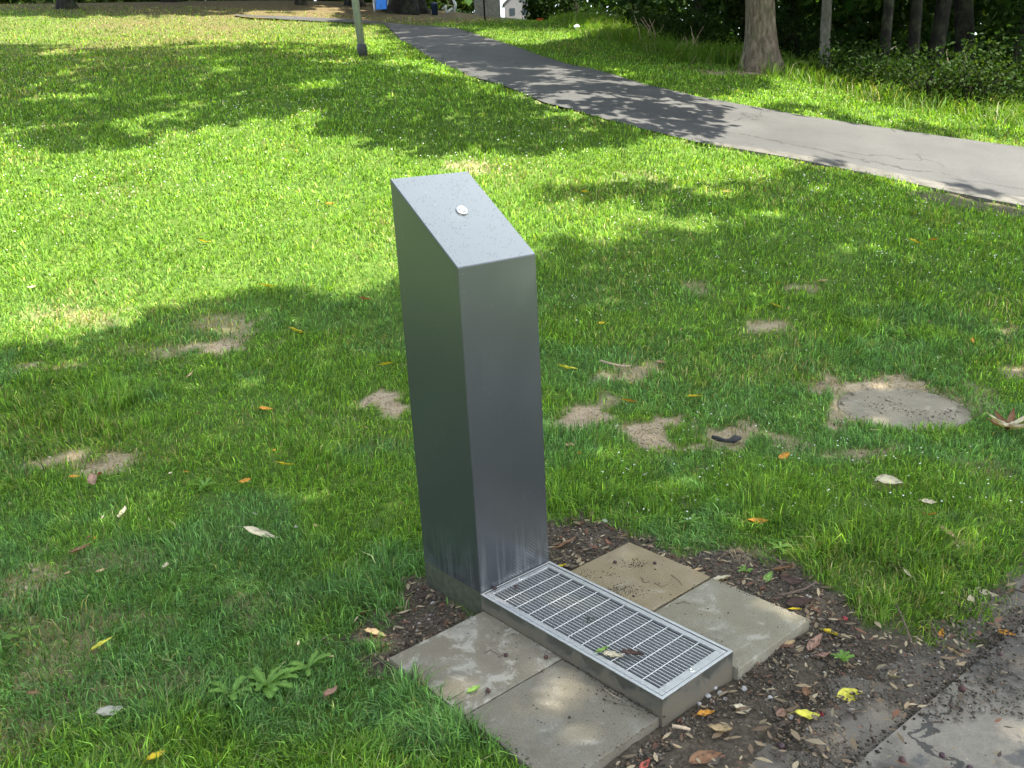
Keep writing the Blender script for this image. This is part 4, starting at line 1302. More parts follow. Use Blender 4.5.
twig([(600, 366), (612, 370), (625, 373), (630, 372)], .009, 'twigpale', 'grey-brown stick lying in the grass right of the column')
twig([(672, 735), (680, 736), (690, 739)], .006, 'twigpale', 'short orange-brown stub of wood below the tray corner')
twig([(604, 689), (612, 695), (622, 700)], .0012, 'twigpale', 'thin pale twig on the near left slab beside the tray', z=.036)
twig([(606, 700), (618, 704), (632, 706)], .0012, 'twig', 'thin dark twig on the near left slab beside the pale one', z=.036)
twig([(671, 575), (678, 580), (682, 586)], .0011, 'twig', 'bent dark twig on the tan slab near its outer edge', z=.039)
twig([(654, 583), (662, 587), (668, 584)], .0011, 'twig', 'thin dark twig in the middle of the tan slab', z=.039)
twig([(641, 577), (644, 583), (650, 582)], .0011, 'twig', 'curved twig crumb on the tan slab', z=.039)
twig([(676, 604), (684, 602), (690, 604)], .0011, 'twig', 'fine twig on the pale slab near the joint', z=.036)
twig([(895, 610), (902, 625), (911, 645)], .004, 'twig', 'dark root-like twig on soil left of the grass tongue')
twig([(778, 600), (790, 598), (806, 594), (815, 590)], .005, 'twig', 'long dark twig on soil behind the pale slab')
twig([(930, 628), (938, 638), (944, 642)], .003, 'twig', 'reddish brown twig below the grass tongue tip')
twig([(838, 708), (850, 712), (865, 712)], .0015, 'twig', 'fine twig across the pavement stones', z=.006)
twig([(870, 722), (871, 735), (878, 745)], .0015, 'twig', 'fine bent twig near the pavement joint', z=.006)
twig([(484, 654), (490, 650), (500, 655)], .0011, 'twig', 'reddish hooked twig on the lichen slab', z=.038)
for i_, (px, py) in enumerate([(632, 610), (600, 622), (625, 560), (572, 590)]):
    pass
# moss and dirt crumbs on slabs and grate
xs, ys, zs = [], [], []
for (px, py, sx_, sy_, n_, z_) in [(622, 591, 11, 3.5, 260, .038), (583, 575, 8, 3, 110, .038), (636, 563, 8, 3, 120, .038), (606, 575, 9, 4, 60, .038), (590, 620, 4, 2, 50, .093), (530, 640, 30, 10, 60, .037), (560, 690, 40, 30, 70, .033),
                                   (570, 640, 10, 4, 60, .037), (640, 702, 14, 6, 120, .033), (615, 690, 12, 6, 60, .033), (700, 620, 40, 16, 40, .035), (520, 590, 10, 4, 20, .096), (600, 600, 60, 20, 30, .094), (650, 580, 30, 12, 50, .038)]:
    for _ in range(n_):
        qx, qy = random.gauss(px, sx_), random.gauss(py, sy_)
        r = ray(qx, qy); t = (z_ - CZ) / r[2]; p = CAM + r * t
        f_ = np.array([(p[:2] - OR) @ XA, (p[:2] - OR) @ YA])
        onslab = (.02 < f_[0] < .81 and (-.39 < f_[1] < -.005 or Wd + .01 < f_[1] < Wd + .40)); ongr = (.0 < f_[0] < .82 and 0 < f_[1] < Wd)
        if (z_ < .05 and onslab) or (z_ > .05 and ongr):
            xs.append(p[0]); ys.append(p[1]); zs.append(z_)
for (a0_, b0_, a1_, b1_, n_, z_) in [(.016, -.005, .82, -.005, 260, .034), (.036, Wd + .008, .85, Wd + .008, 200, .036), (.418, -.40, .418, 0, 160, .030), (.441, Wd + .01, .441, Wd + .40, 120, .032), (.0, Wd + .40, .84, Wd + .40, 120, .034),
                                    (.82, -.40, .82, 0, 60, .030), (.016, -.39, .016, 0, 60, .034), (.016, -.395, .8, -.395, 120, .034), (.86, 0, .86, Wd, 0, .0)]:
    for _ in range(n_):
        t_ = random.random(); c_ = FW(a0_ + (a1_ - a0_) * t_ + random.gauss(0, .007), b0_ + (b1_ - b0_) * t_ + random.gauss(0, .007)); xs.append(c_[0]); ys.append(c_[1]); zs.append(z_)
for _ in range(1500):
    sd = random.uniform(-1.5, 2.2); wd_ = random.gauss(-.004, .010) if random.random() < .7 else random.gauss(-.01, .04)
    c_ = J0 + jd * sd + jn * wd_; xs.append(c_[0]); ys.append(c_[1]); zs.append(-.006 if abs(wd_) > .008 else -.010)
xs, ys, zs = map(np.array, (xs, ys, zs))
r = rng.lognormal(math.log(.0017), .4, len(xs)) * np.where(zs < 0, 2.2, 1)
o = blobs('slab_crumbs', xs, ys, zs + r * .3, r, np.array([.045, .035, .025]) * (.5 + rng.random((len(xs), 1))), M['dead'])
tag(o, 'dark dirt crumbs swept over the slabs, the grate and the pavement joint', 'dirt', kind='stuff')
# rock behind the column
x, y, z = G(566, 541)
# black rag on the lawn
x, y, z = G(728, 444)
bm = bmesh.new()
zz0 = gz(x, y)
add_tube(bm, [(-.10, .06, .03), (-.06, .03, .025), (-.02, -.005, .02), (.03, -.02, .022), (.09, .0, .03)], [.010, .016, .014, .020, .012], 9)
add_tube(bm, [(.01, -.015, .02), (.06, .02, .03), (.105, .035, .02)], [.014, .022, .010], 9)
for v_ in bm.verts: v_.co = v_.co * .72 + Vector((random.uniform(-.004, .004), random.uniform(-.004, .004), random.uniform(-.004, .004)))
o = bm_obj('black_rag', bm, M['char'], smooth=True); o.location = (x, y, zz0 + .01)
tag(o, 'twisted black rag or peel lying on a bare patch of lawn', 'rag')
# dead leaf cluster at right margin
x, y, z = G(1008, 434)
rt = empty('dead_leaf_cluster', (x, y, gz(x, y) + .02)); tag(rt, 'spiky clump of dried brown leaves right of the manhole cover', 'leaf cluster')
for i_ in range(9):
    me = leaf_mesh(random.choice(['tan', 'pale', 'brown']), random.uniform(.13, .20), .2, .5, .5, 500 + i_)
    o = link('leaf', me, M['dead'], rt, True); a = i_ * .7 + .2
    o.rotation_euler = (random.uniform(-.5, .5), -random.uniform(.1, .5), a); o.location = (math.cos(a) * .06, math.sin(a) * .06, .02 + random.random() * .02)


# broad-leaved weeds
def weed(px, py, n_, L, label, seed, z0=.0):
    rs = random.Random(seed); x, y, z = G(px, py)
    rt = empty('weed', (x, y, gz(x, y))); tag(rt, label, 'weed', 'broad-leaved weeds in the lawn')
    for i_ in range(n_):
        a = i_ * 2.4 + rs.random() * .5; l_ = L * rs.uniform(.7, 1.15); nu, nv_ = 10, 4
        P, Cc = [], []
        for i in range(nu + 1):
            u = i / nu; wd = l_ * .22 * (u ** .6) * (1.05 - u) ** .45 * (1 + .35 * math.sin(u * 22)) + .002
            for j in range(nv_ + 1):
                v_ = j / nv_ * 2 - 1
                P.append((u * l_ * .9, v_ * wd, .015 + l_ * .75 * u * (1 - .62 * u) + abs(v_) * wd * .35)); s_ = .8 + .4 * rs.random() + (.35 if j == 2 else 0)
                Cc.append(np.array([.15, .27, .055]) * s_)
        q = [(a_ * (nv_ + 1) + b_, (a_ + 1) * (nv_ + 1) + b_, (a_ + 1) * (nv_ + 1) + b_ + 1, a_ * (nv_ + 1) + b_ + 1) for a_ in range(nu) for b_ in range(nv_)]
        me = np_mesh('leaf', P, q); set_col(me, np.array(Cc)); o = link('leaf', me, M['grass'], rt, True); o.rotation_euler = (rs.uniform(-.2, .2), rs.uniform(-.2, .2), a)
    return rt


weed(268, 690, 11, .095, 'largest broad-leaved weed in the foreground grass at lower left', 1)
weed(232, 700, 6, .09, 'broad-leaved weed just left of the largest one', 7)
weed(310, 672, 6, .08, 'broad-leaved weed between the largest one and the pink leaf', 8)
weed(22, 640, 8, .06, 'small leafy weed at the left border of the lawn', 2)
weed(88, 598, 7, .05, 'small round-leaved weed in the left foreground turf', 3)
weed(690, 526, 9, .055, 'round-leaved weed in the grass behind the tan slab', 4)
weed(780, 552, 6, .05, 'leafy weed at the grass fringe above the pale slab', 5)
weed(842, 664, 8, .04, 'little grassy weed growing on the dark soil', 6)
weed(205, 490, 8, .07, 'flat rosette weed on the left lawn', 9)
weed(745, 575, 5, .035, 'tiny weed on the soil by the slab joint', 10)


# ------------------------------------------------------------------ trees
SUNEL = math.radians(56); SUNH = np.array([.93, -.36]); SUNH = SUNH / np.linalg.norm(SUNH)
SUNV = np.array([SUNH[0] * math.cos(SUNEL), SUNH[1] * math.cos(SUNEL), math.sin(SUNEL)])


def leafquads(P, size, cols, name, mat, parent):
    n = len(P)
    q = rng.normal(size=(n, 3)); q /= np.linalg.norm(q, axis=1)[:, None]
    r = rng.normal(size=(n, 3)); r -= (r * q).sum(1)[:, None] * q; r /= np.linalg.norm(r, axis=1)[:, None]
    s = np.cross(q, r)
    L = (size * rng.uniform(.6, 1.3, n))[:, None]
    V = np.stack([P - r * L * .5, P + s * L * .28 + q * L * .06, P + r * L * .55, P - s * L * .28 + q * L * .06], 1)
    me = np_mesh(name, V.reshape(-1, 3), np.arange(n * 4).reshape(-1, 4))
    set_col(me, np.repeat(cols[:, None], 4, 1).reshape(-1, 3))
    return link(name, me, mat, parent)


def leafcols(n, base=(.055, .105, .022), var=.5):
    t = rng.random((n, 1)); c = np.array(base) * (1 - var / 2 + var * t)
    c = c * (1 + rng.normal(0, .12, (n, 1)) * np.array([1.5, .6, .3])); return np.clip(c, .005, .5)


def trunk_mesh(base, h, r, lean=(0, 0), flare=1.5, seed=0, n=28, lump=.06, limbs=(), top=None):
    rs = random.Random(seed); bm = bmesh.new()
    segs = 34; rings = []
    for i in range(segs + 1):
        t = i / segs; z = -.35 + (h + .35) * t
        zz = max(z, 0)
        rr = r * (1 - .42 * t) * (1 + (flare - 1) * math.exp(-zz / (r * 1.1)))
        cx = lean[0] * zz + .05 * math.sin(zz * .8 + seed); cy = lean[1] * zz + .05 * math.cos(zz * .7 + seed * 2)
        ring = []
        for k in range(n):
            a = 2 * PI * k / n
            butt = 1 + .22 * math.exp(-zz / (r * 1.3)) * math.sin(a * 5 + seed) + lump * math.sin(a * 3 + zz * 1.3 + seed) + .035 * math.sin(a * 11 + seed + zz * .6) + .02 * rs.uniform(-1, 1)
            ring.append(bm.verts.new((cx + rr * butt * math.cos(a), cy + rr * butt * math.sin(a), z)))
        rings.append(ring)
    for i in range(segs):
        for k in range(n): bm.faces.new((rings[i][k], rings[i][(k + 1) % n], rings[i + 1][(k + 1) % n], rings[i + 1][k]))
    bm.faces.new(rings[-1])
    tp = Vector((lean[0] * h, lean[1] * h, h))
    for L_ in limbs:
        L_ = Vector(L_); start = Vector((lean[0], lean[1], 1)) * (h * rs.uniform(.62, .97)); start.z = min(start.z, h)
        mid = start.lerp(L_, .5) + Vector((rs.uniform(-.4, .4), rs.uniform(-.4, .4), rs.uniform(.1, .7)))
        pp = [start, start.lerp(mid, .5) + Vector((0, 0, .15)), mid, mid.lerp(L_, .55), L_]
        r0 = r * rs.uniform(.28, .42); add_tube(bm, pp, [r0, r0 * .8, r0 * .6, r0 * .38, r0 * .12], 8)
        for _ in range(3):
            a = pp[rs.randint(2, 3)]; b = a + Vector((rs.uniform(-1.4, 1.4), rs.uniform(-1.4, 1.4), rs.uniform(-.2, 1.1)))
            add_tube(bm, [a, a.lerp(b, .5) + Vector((0, 0, .1)), b], [r0 * .35, r0 * .22, r0 * .07], 5)
    return bm


# --- canopy whose shade falls on the lawn: (image polygon of the shaded ground, leaf cover)
SH = [([(-500, 380), (0, 352), (70, 337), (140, 304), (240, 292), (330, 299), (400, 294), (470, 287), (540, 268), (560, 236), (640, 238), (735, 227), (650, 208), (560, 203), (545, 192), (620, 186), (720, 182), (790, 172),
        (840, 176), (900, 186), (1024, 213), (1500, 300), (1500, 1600), (-500, 1600)], 1.0),
      ([(-300, 50), (0, 42), (150, 48), (330, 44), (380, 62), (440, 77), (520, 102), (560, 114), (650, 140), (600, 155), (520, 158), (400, 145), (280, 120), (160, 124), (130, 150), (60, 152), (0, 138), (-300, 150)], .70),
      ([(370, 20), (450, 27), (560, 62), (640, 84), (760, 112), (700, 145), (620, 125), (560, 108), (470, 77), (400, 46)], .66),
      ([(-300, -30), (330, -30), (330, 8), (200, 14), (0, 18), (-300, 20)], .95), ([(330, -30), (640, -30), (600, 22), (480, 24), (340, 26)], .75),
      ([(545, 44), (620, 50), (690, 62), (765, 74), (745, 96), (650, 84), (560, 58)], .95), ([(700, 98), (820, 108), (1024, 135), (1024, 150), (880, 128), (760, 112)], .45)]
FLECK = [(1002, 240, 16, 8), (915, 236, 30, 5), (725, 190 - 4, 30, 4), (600, 222, 80, 7), (820, 200, 26, 4), (960, 275, 20, 4), (340, 66, 26, 3), (75, 97, 22, 2), (60, 53, 30, 3)]
n = 560000
gxs = rng.uniform(-26, 15, n); gys = rng.uniform(-1.5, 44, n)
k = np.abs(gxs) < .66 * np.abs(gys) + 4.2
gxs, gys = gxs[k], gys[k]
gzs = interp(HZ, gxs, gys)
ppx, ppy, dep = to_px(np.stack([gxs, gys, gzs], -1))
ppy = np.where(dep < .6, 900, ppy)
ppx = ppx + (fbm(gxs * 1.3, gys * 1.3, 221, 4) - .5) * 150 * np.clip(8 / gys.clip(1), .3, 1.2); ppy = ppy + (fbm(gxs * 1.5, gys * 1.5, 231, 4) - .5) * 46 * np.clip(8 / gys.clip(1), .3, 1.2)
dens = np.zeros(len(gxs))
for poly, c in SH: dens = np.maximum(dens, in_poly(ppx, ppy, poly) * c)
for a, b, c, d_ in FLECK: dens[((ppx - a) / c) ** 2 + ((ppy - b) / d_) ** 2 < 1] = 0
dens[(dep < .6)] = 1.0
rt_ = (ppx > 545) & (ppy < 350) & (dens > .97); dens[rt_] = .84
lf_ = (ppx < 520) & (ppy < 400) & (dens > .97); dens[lf_] = .93
nz_ = fbm(gxs * 1.9, gys * 1.9, 201, 4)
lo_, hi_ = np.percentile(nz_, 2), np.percentile(nz_, 98); nz_ = np.clip((nz_ - lo_) / (hi_ - lo_), 0, 1)
keep = nz_ < (dens * 1.08)
pr = np.where(dens > .97, 1.0, .90)
keep &= rng.random(len(gxs)) < pr
gxs, gys, gzs = gxs[keep], gys[keep], gzs[keep]
hh = rng.uniform(7.0, 10.5, len(gxs)) + np.clip(gys - 9, 0, 20) * .08
LP = np.stack([gxs, gys, gzs], -1) + SUNV[None] / SUNV[2] * hh[:, None]
# the sky above the far right of the lawn is open between the crowns (the lid of the fountain mirrors it)
lidp = np.array([*FW(-.17, .167), 1.43]); opend = np.array([.405, .452, .79]); opend /= np.linalg.norm(opend)
for h_try in (5.0, 6.0, 13.0, 15.0, 17.0):
    dv_ = LP - lidp; cs = (dv_ @ opend) / np.linalg.norm(dv_, axis=1); bad = cs > math.cos(math.radians(19))
    if not bad.any(): break
    hn = h_try + rng.uniform(-.5, .5, bad.sum()); LP[bad] = np.stack([gxs[bad], gys[bad], gzs[bad]], -1) + SUNV[None] / SUNV[2] * hn[:, None]
dv_ = LP - lidp; cs = (dv_ @ opend) / np.linalg.norm(dv_, axis=1); LP = LP[cs < math.cos(math.radians(17))]
LP += rng.normal(0, .09, LP.shape)
print('canopy leaves', len(LP))
TP = G(758, 71)
tree_defs = [
    ('park_tree', (TP[0], TP[1]), .31, (-.055, 0), 'bark', 'big brown-barked tree standing on the grass beyond the path'),
    ('park_tree', (8.6, -1.5), .30, (0, 0), 'bark', 'leafy tree just right of the viewpoint shading the fountain'),
    ('park_tree', (9.3, 5.6), .28, (0, 0), 'bark', 'leafy tree beside the right-hand lawn, outside the picture edge'),
    ('park_tree', (-13.5, 14.0), .32, (0, 0), 'bark', 'leafy tree on the hillside beyond the left picture edge'),
    ('park_tree', (-6.8, -0.5), .30, (0, 0), 'bark', 'leafy tree added unseen left of the viewpoint to block the left sky'),  # added out of view; its crown blocks the sky on the left
    ('park_tree', G(68, 9)[:2], .26, (0.0, 0), 'bark_dark', 'dark trunked tree standing on top of the hill at far left'),
    ('park_tree', G(404, 13)[:2], .62, (0, 0), 'bark_dark', 'thick dark trunk on the hilltop between blue panel and bin'),
]
cent = np.array([[float(t[1][0]), float(t[1][1])] for t in tree_defs])
own = np.argmin(((LP[:, None, :2] - cent[None]) ** 2).sum(-1), 1)
for i_, (nm, (tx, ty), r_, ln, bk, lab) in enumerate(tree_defs):
    tz = float(H(tx, ty)); rt = empty(nm, (tx, ty, tz)); tag(rt, lab, 'tree', 'park trees')
    P = LP[own == i_] - np.array([tx, ty, tz])
    lim = [tuple(p) for p in P[rng.integers(0, len(P), 9)]] if len(P) > 20 else []
    lim = [l for l in lim if math.hypot(l[0], l[1]) < 5.5]
    th_ = 6.2
    bm = trunk_mesh((0, 0), th_, r_, ln, 1.45, i_ * 3 + 1, limbs=lim)
    bm_obj('trunk', bm, M[bk], rt, True)
    # natural rounded top besides the shade-giving boughs
    m_ = 1800
    q = rng.normal(size=(m_, 3)); q /= np.linalg.norm(q, axis=1)[:, None]; q *= (rng.random(m_) ** .4)[:, None] * np.array([2.2, 2.2, 1.8]); q += np.array([0, 0, 9.8])
    if i_ in (1, 2): q[:, 0] += 1.5
    P = np.concatenate([P, q]) if len(P) else q
    leafquads(P, .29 if i_ not in (5, 6) else .36, leafcols(len(P), (.06, .115, .02)), 'crown', M['leaves'], rt)

# --- wood at the right and behind the hilltop: each tree with its own trunk and crown
wood = [  # px, py of the foot, trunk radius, lean, bark, label
    (637, 26, .25, 0, 'bark_grey', 'grey-brown trunk at the wood edge left of the big tree'),
    (825, 74, .115, .02, 'bark_grey', 'slim pale grey trunk right of the big tree'),
    (884, 90, .10, 0, 'bark_dark', 'thin black trunk behind the wood edge bushes'),
    (913, 88, .12, -.03, 'bark_dark', 'dark trunk leaning left in the wood'),
    (931, 88, .16, .05, 'bark_dark', 'dark trunk leaning right beside the leaning left one'),
    (962, 84, .22, -.12, 'bark_dark', 'thick black trunk tilting left near the white post'),
    (1002, 92, .13, .28, 'bark_dark', 'strongly slanting trunk at the right margin of the wood'),
    ((15.5, 18.5), 0, .3, 0, 'bark_dark', 'unseen tree added beyond the right margin to shade the wood, nearest to the path'),  # this and the next three: added out of view to shade the wood front
    ((19, 23), 0, .3, 0, 'bark_dark', 'unseen tree added farther beyond the right margin to shade the wood'),
    ((13, 15.5), 0, .25, 0, 'bark_dark', 'smaller unseen tree added beyond the right margin to shade the wood'),
    ((24, 30), 0, .3, 0, 'bark_dark', 'farthest unseen tree added beyond the right margin to shade the wood'),
    (1050, 95, .3, 0, 'bark_dark', 'dark trunk just beyond the right picture margin'),
    (700, 40, .2, 0, 'bark_dark', 'dark trunk in the wood left behind the big tree'),
    (790, 52, .2, 0, 'bark_dark', 'dark trunk in the wood just right behind the big tree'),
    (575, 16, .3, 0, 'bark_dark', 'dark trunk behind the far grass bank'),
    (448, 9, .4, 0, 'bark_dark', 'dark trunk on the hilltop behind the navy bin'),
    (355, 6, .35, 0, 'bark_dark', 'dark trunk on the hilltop left of the blue panel'),
    (300, 5, .22, 0, 'bark_dark', 'thin dark trunk on the hilltop horizon'),
    (170, 2, .3, 0, 'bark_dark', 'dark trunk on the hill horizon at upper left'),
]
for i_, (px, py, r_, ln, bk, lab) in enumerate(wood):
    x, y, z = G(px, py) if not isinstance(px, tuple) else (*px, 0)
    back = 2.0 + (i_ % 3) * 1.5 if i_ in (11, 12, 13) else 0
    px = px if not isinstance(px, tuple) else 512 + 880 * x / y
    y += back; x += back * (px - 512) / 880; z = float(H(x, y))
    rt = empty('wood_tree', (x, y, z)); tag(rt, lab, 'tree', 'trees of the wood')
    hgt = 7.5
    bm = trunk_mesh((0, 0), hgt, r_, (ln, 0), 1.25, 40 + i_, n=16, limbs=[(rng.normal(0, 2.4), rng.normal(0, 2.4), 7 + rng.random() * 3) for _ in range(6)])
    bm_obj('trunk', bm, M[bk], rt, True)
    m_ = 7500
    q = rng.normal(size=(m_, 3)); q /= np.linalg.norm(q, axis=1)[:, None]; q *= (rng.random(m_) ** .45)[:, None] * np.array([3.8, 3.8, 2.8]); q = q * (.6 if i_ in (0, 1) else 1) + np.array([ln * 7 + .8, 1.8, 8.0])
    # drooping boughs low down
    m2 = 2000
    cc = rng.normal(size=(14, 3)) * np.array([1.8, 1.4, .7]) + np.array([0, 1.4, 4.3]); qq = cc[rng.integers(0, 14, m2)] + rng.normal(size=(m2, 3)) * .38
    P = np.concatenate([q, qq]) if py > 20 else q
    leafquads(P, .31, leafcols(len(P), (.04, .08, .016), .7), 'crown', M['leaves'], rt)


def bush(px, py, w, h, label, base=(.05, .10, .02), n_=1600, size=.09, back=0.0, seed=0, kind='bush'):
    x, y, z = G(px, py); y += back; x += back * (px - 512) / 880; z = float(H(x, y))
    rt = empty(kind, (x, y, z)); tag(rt, label, 'bush', 'bushes along the wood edge')
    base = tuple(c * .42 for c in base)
    k_ = 16; cc = rng.normal(size=(k_, 3)); cc /= np.linalg.norm(cc, axis=1)[:, None]; cc *= (rng.random((k_, 1)) ** .5) * np.array([w * .42, w * .36, h * .42]); cc[:, 2] += h * .5
    P = cc[rng.integers(0, k_, n_)] + rng.normal(size=(n_, 3)) * np.array([w * .13, w * .12, h * .13]); P[:, 2] = np.abs(P[:, 2])
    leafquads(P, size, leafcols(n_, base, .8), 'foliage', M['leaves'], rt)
    bm = bmesh.new()
    for c in cc: add_tube(bm, [(0, 0, -.05), (c[0] * .4, c[1] * .4, c[2] * .5), tuple(c)], [.025, .016, .006], 5)
    bm_obj('stem', bm, M['bark_dark'], rt, True)


bush(850, 86, 1.6, .8, 'low bush right behind the slim pale trunk', seed=1, size=.07)
bush(885, 96, 1.4, .9, 'leafy bush at the foot of the thin black trunk', seed=2, size=.07)
bush(925, 106, 1.8, .9, 'bush beneath the pair of leaning trunks', seed=3, size=.07)
bush(968, 112, 1.6, 1.2, 'bright green bush at the wood edge on the right', (.07, .13, .03), seed=4, size=.07)
bush(1008, 112, 1.8, 1.4, 'bush below the slanting trunk at the right margin', seed=5, size=.08)
bush(655, 40, 1.8, .8, 'low bush in the tall grass at the foot of the grey-brown trunk', seed=6)
bush(700, 52, 1.8, 1.0, 'bush left of the big tree in front of the dark wood', seed=7)
bush(600, 24, 2.6, 1.6, 'rounded bush on the far grass bank', seed=8, size=.14)
bush(560, 17, 3.0, 2.6, 'dark bush on the far bank beside the red seat', seed=9, size=.16, base=(.035, .075, .018))
bush(640, 26, 3.0, 2.2, 'bush behind the grey-brown trunk', seed=10, size=.15, back=2, base=(.035, .07, .016))
bush(800, 66, 2.4, 1.6, 'bush just right of the big tree base', seed=11, size=.1, back=1.5, base=(.035, .07, .016))
bush(745, 52, 3.0, 2.0, 'bush hidden behind the big tree trunk', seed=12, size=.13, back=3, base=(.035, .07, .016))
bush(868, 60, 3.0, 2.6, 'sunlit yellow-green bush deep in the wood', (.12, .19, .03), n_=2200, size=.12, back=4, seed=13)
bush(900, 60, 3.4, 3.0, 'second sunlit bush deep between the dark trunks', (.10, .17, .03), n_=2200, size=.12, back=6, seed=14)
bush(462, 12, 4.0, 3.6, 'bright green bush on the hilltop left of the house', (.10, .17, .03), n_=2200, size=.2, back=3, seed=15)
bush(418, 12, 3.2, 3.4, 'green bush on the hilltop left of the navy bin', (.07, .14, .02), n_=2000, size=.2, back=2.5, seed=16)
bush(250, 7, 6, 3, 'dark bush on the hill horizon left of the lamp post', n_=2400, size=.25, back=8, seed=17)
bush(540, 14, 2.2, 2.6, 'dark bush right of the house gap on the hilltop', seed=21, size=.2, base=(.05, .10, .02), n_=1800, back=2)
bush(1060, 105, 3.0, 3.0, 'tall bush beyond the right margin', n_=2400, size=.12, back=2, seed=18)

# far wood that closes the view: one leafy mass behind the trees, with a gap on the hilltop
def mass(name, x0, x1, y0, y1, top, n_, size, label, gap=None, base=(.035, .07, .018)):
    x = rng.uniform(x0, x1, n_); y = rng.uniform(y0, y1, n_)
    z = H(x, y) + rng.random(n_) ** .9 * top * (.55 + .9 * fbm(x * .25, y * .25, 301))
    if gap is not None:
        ppx, ppy, dp = to_px(np.stack([x, y, z], -1)); k = ~gap(ppx, ppy); x, y, z = x[k], y[k], z[k]
    me_cols = leafcols(len(x), base, .9)
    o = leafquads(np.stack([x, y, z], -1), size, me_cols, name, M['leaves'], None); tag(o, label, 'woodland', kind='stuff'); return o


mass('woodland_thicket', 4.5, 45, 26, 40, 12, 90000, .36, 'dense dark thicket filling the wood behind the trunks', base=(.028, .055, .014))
mass('sky_block_bushes', -19, -13, -14, 7, 9, 9000, .45, 'dense unseen bushes added left of the lawn to block the low sky', base=(.03, .06, .015))  # added out of view to keep low sky off the column's left face
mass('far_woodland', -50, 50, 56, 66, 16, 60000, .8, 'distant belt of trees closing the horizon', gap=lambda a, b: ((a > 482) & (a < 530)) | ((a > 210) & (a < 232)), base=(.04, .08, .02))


mass('hilltop_thicket', -34, 1.5, 46, 54, 9, 22000, .55, 'dark thicket behind the crest of the hill', gap=lambda a, b: ((a > 470) & (a < 545)), base=(.03, .06, .015))

# ------------------------------------------------------------------ lamp post
x, y, z = G(363, 57)
D_ = math.hypot(x, y)
lp = empty('lamp_post', (x, y, z)); tag(lp, 'grey metal lamp post with black foot sleeve beside the path', 'lamp post')
rad = 7.0 / 880 * D_ / 2
bm = bmesh.new(); add_tube(bm, [(0, 0, -.2), (0, 0, 2.4), (0, 0, 4.8)], [rad, rad * .95, rad * .7], 20)
p_ = bm_obj('pole', bm, M['galv'], lp, True)
bm = bmesh.new(); add_lathe(bm, [(rad * 1.32, -.1), (rad * 1.32, .23), (rad * 1.25, .25), (rad * 1.02, .252)], 20); bm_obj('foot_sleeve', bm, M['blackband'], lp, True)
bm = bmesh.new(); add_tube(bm, [(0, 0, 4.7), (.1, 0, 5.0), (.5, 0, 5.1)], .03, 8); bm_obj('arm', bm, M['galv'], lp, True)
bm = bmesh.new(); add_box(bm, .45, 1.0, -.12, .12, 5.05, 5.17, .03); hd = bm_obj('lamp_head', bm, M['galv'], lp)
bm = bmesh.new(); add_box(bm, .5, .95, -.09, .09, 5.03, 5.048, .004); bm_obj('lens', bm, M['white'], hd)
lp.rotation_euler = (0, -.045, 0)

# ------------------------------------------------------------------ hilltop odds and ends
def scale_at(x, y): return math.hypot(x, y) / 880


x, y, z = G(382, 12); s = scale_at(x, y)
rt = empty('playground_board', (x, y, z)); tag(rt, 'bright blue panel on grey posts at the hilltop', 'playground board')
bm = bmesh.new(); add_box(bm, -5 * s, 5 * s, -.04, .04, 2 * s, 11 * s, .02); bm_obj('panel', bm, M['blue'], rt)
for sx_ in (-6.5, 6.5):
    bm = bmesh.new(); add_tube(bm, [(sx_ * s, 0, -.2), (sx_ * s, 0, 13 * s)], .05, 10); bm_obj('post', bm, M['galv'], rt, True)
x, y, z = G(435, 15); s = scale_at(x, y)
rt = empty('litter_bin', (x, y, z)); tag(rt, 'dark navy litter bin on the hilltop', 'litter bin')
bm = bmesh.new(); add_lathe(bm, [(2.8 * s, 0), (3.1 * s, 8.5 * s), (3.4 * s, 8.6 * s), (3.4 * s, 9.2 * s)], 20); bm_obj('body', bm, M['navy'], rt, True)
bm = bmesh.new(); add_lathe(bm, [(3.5 * s, 9.25 * s), (3.3 * s, 10 * s), (1.5 * s, 10.6 * s)], 20); bm_obj('lid', bm, M['navy'], rt, True)
x, y, z = G(448, 14); s = scale_at(x, y)
rt = empty('playground_climber', (x, y, z)); tag(rt, 'white bent tube play frame right of the navy bin', 'climber')
for P in ([(-5, 0, 4), (-2, 0, 7.5), (-1.5, 0, 0)], [(-1.5, 0, 1), (5, 0, 4.5)], [(6, 0, 1), (7.5, 0, 8), (5.5, 0, 12), (7, 0, 14)]):
    bm = bmesh.new(); add_tube(bm, [(a * s, b, c * s) for a, b, c in P], .055, 8); bm_obj('tube', bm, M['white'], rt, True)
for (px, hpx, wpx, lb) in ((376, 12, 1.2, 'thin grey post left of the blue panel on the hilltop'), (485, 24, .8, 'slim dark post in front of the low wall on the hilltop')):
    x, y, z = G(px, 22 if px > 400 else 10); s = scale_at(x, y)
    bm = bmesh.new(); add_tube(bm, [(0, 0, -.2), (0, 0, hpx * s), (0, 0, hpx * s * 3)], wpx * s, 8)
    o = bm_obj('post', bm, M['galv'] if px < 400 else M['bark_dark'], smooth=True); o.location = (x, y, z); tag(o, lb, 'post')
x, y, z = G(490, 19); y += 4; s = scale_at(x, y); z = float(H(x, y))
bm = bmesh.new(); add_box(bm, -14 * s, 10 * s, -.2, .2, -.4, CZ and .75, .03); o = bm_obj('low_wall', bm, M['wallstone']); o.location = (x, y, z)
tag(o, 'low stone wall on the hilltop in front of the house', 'wall')
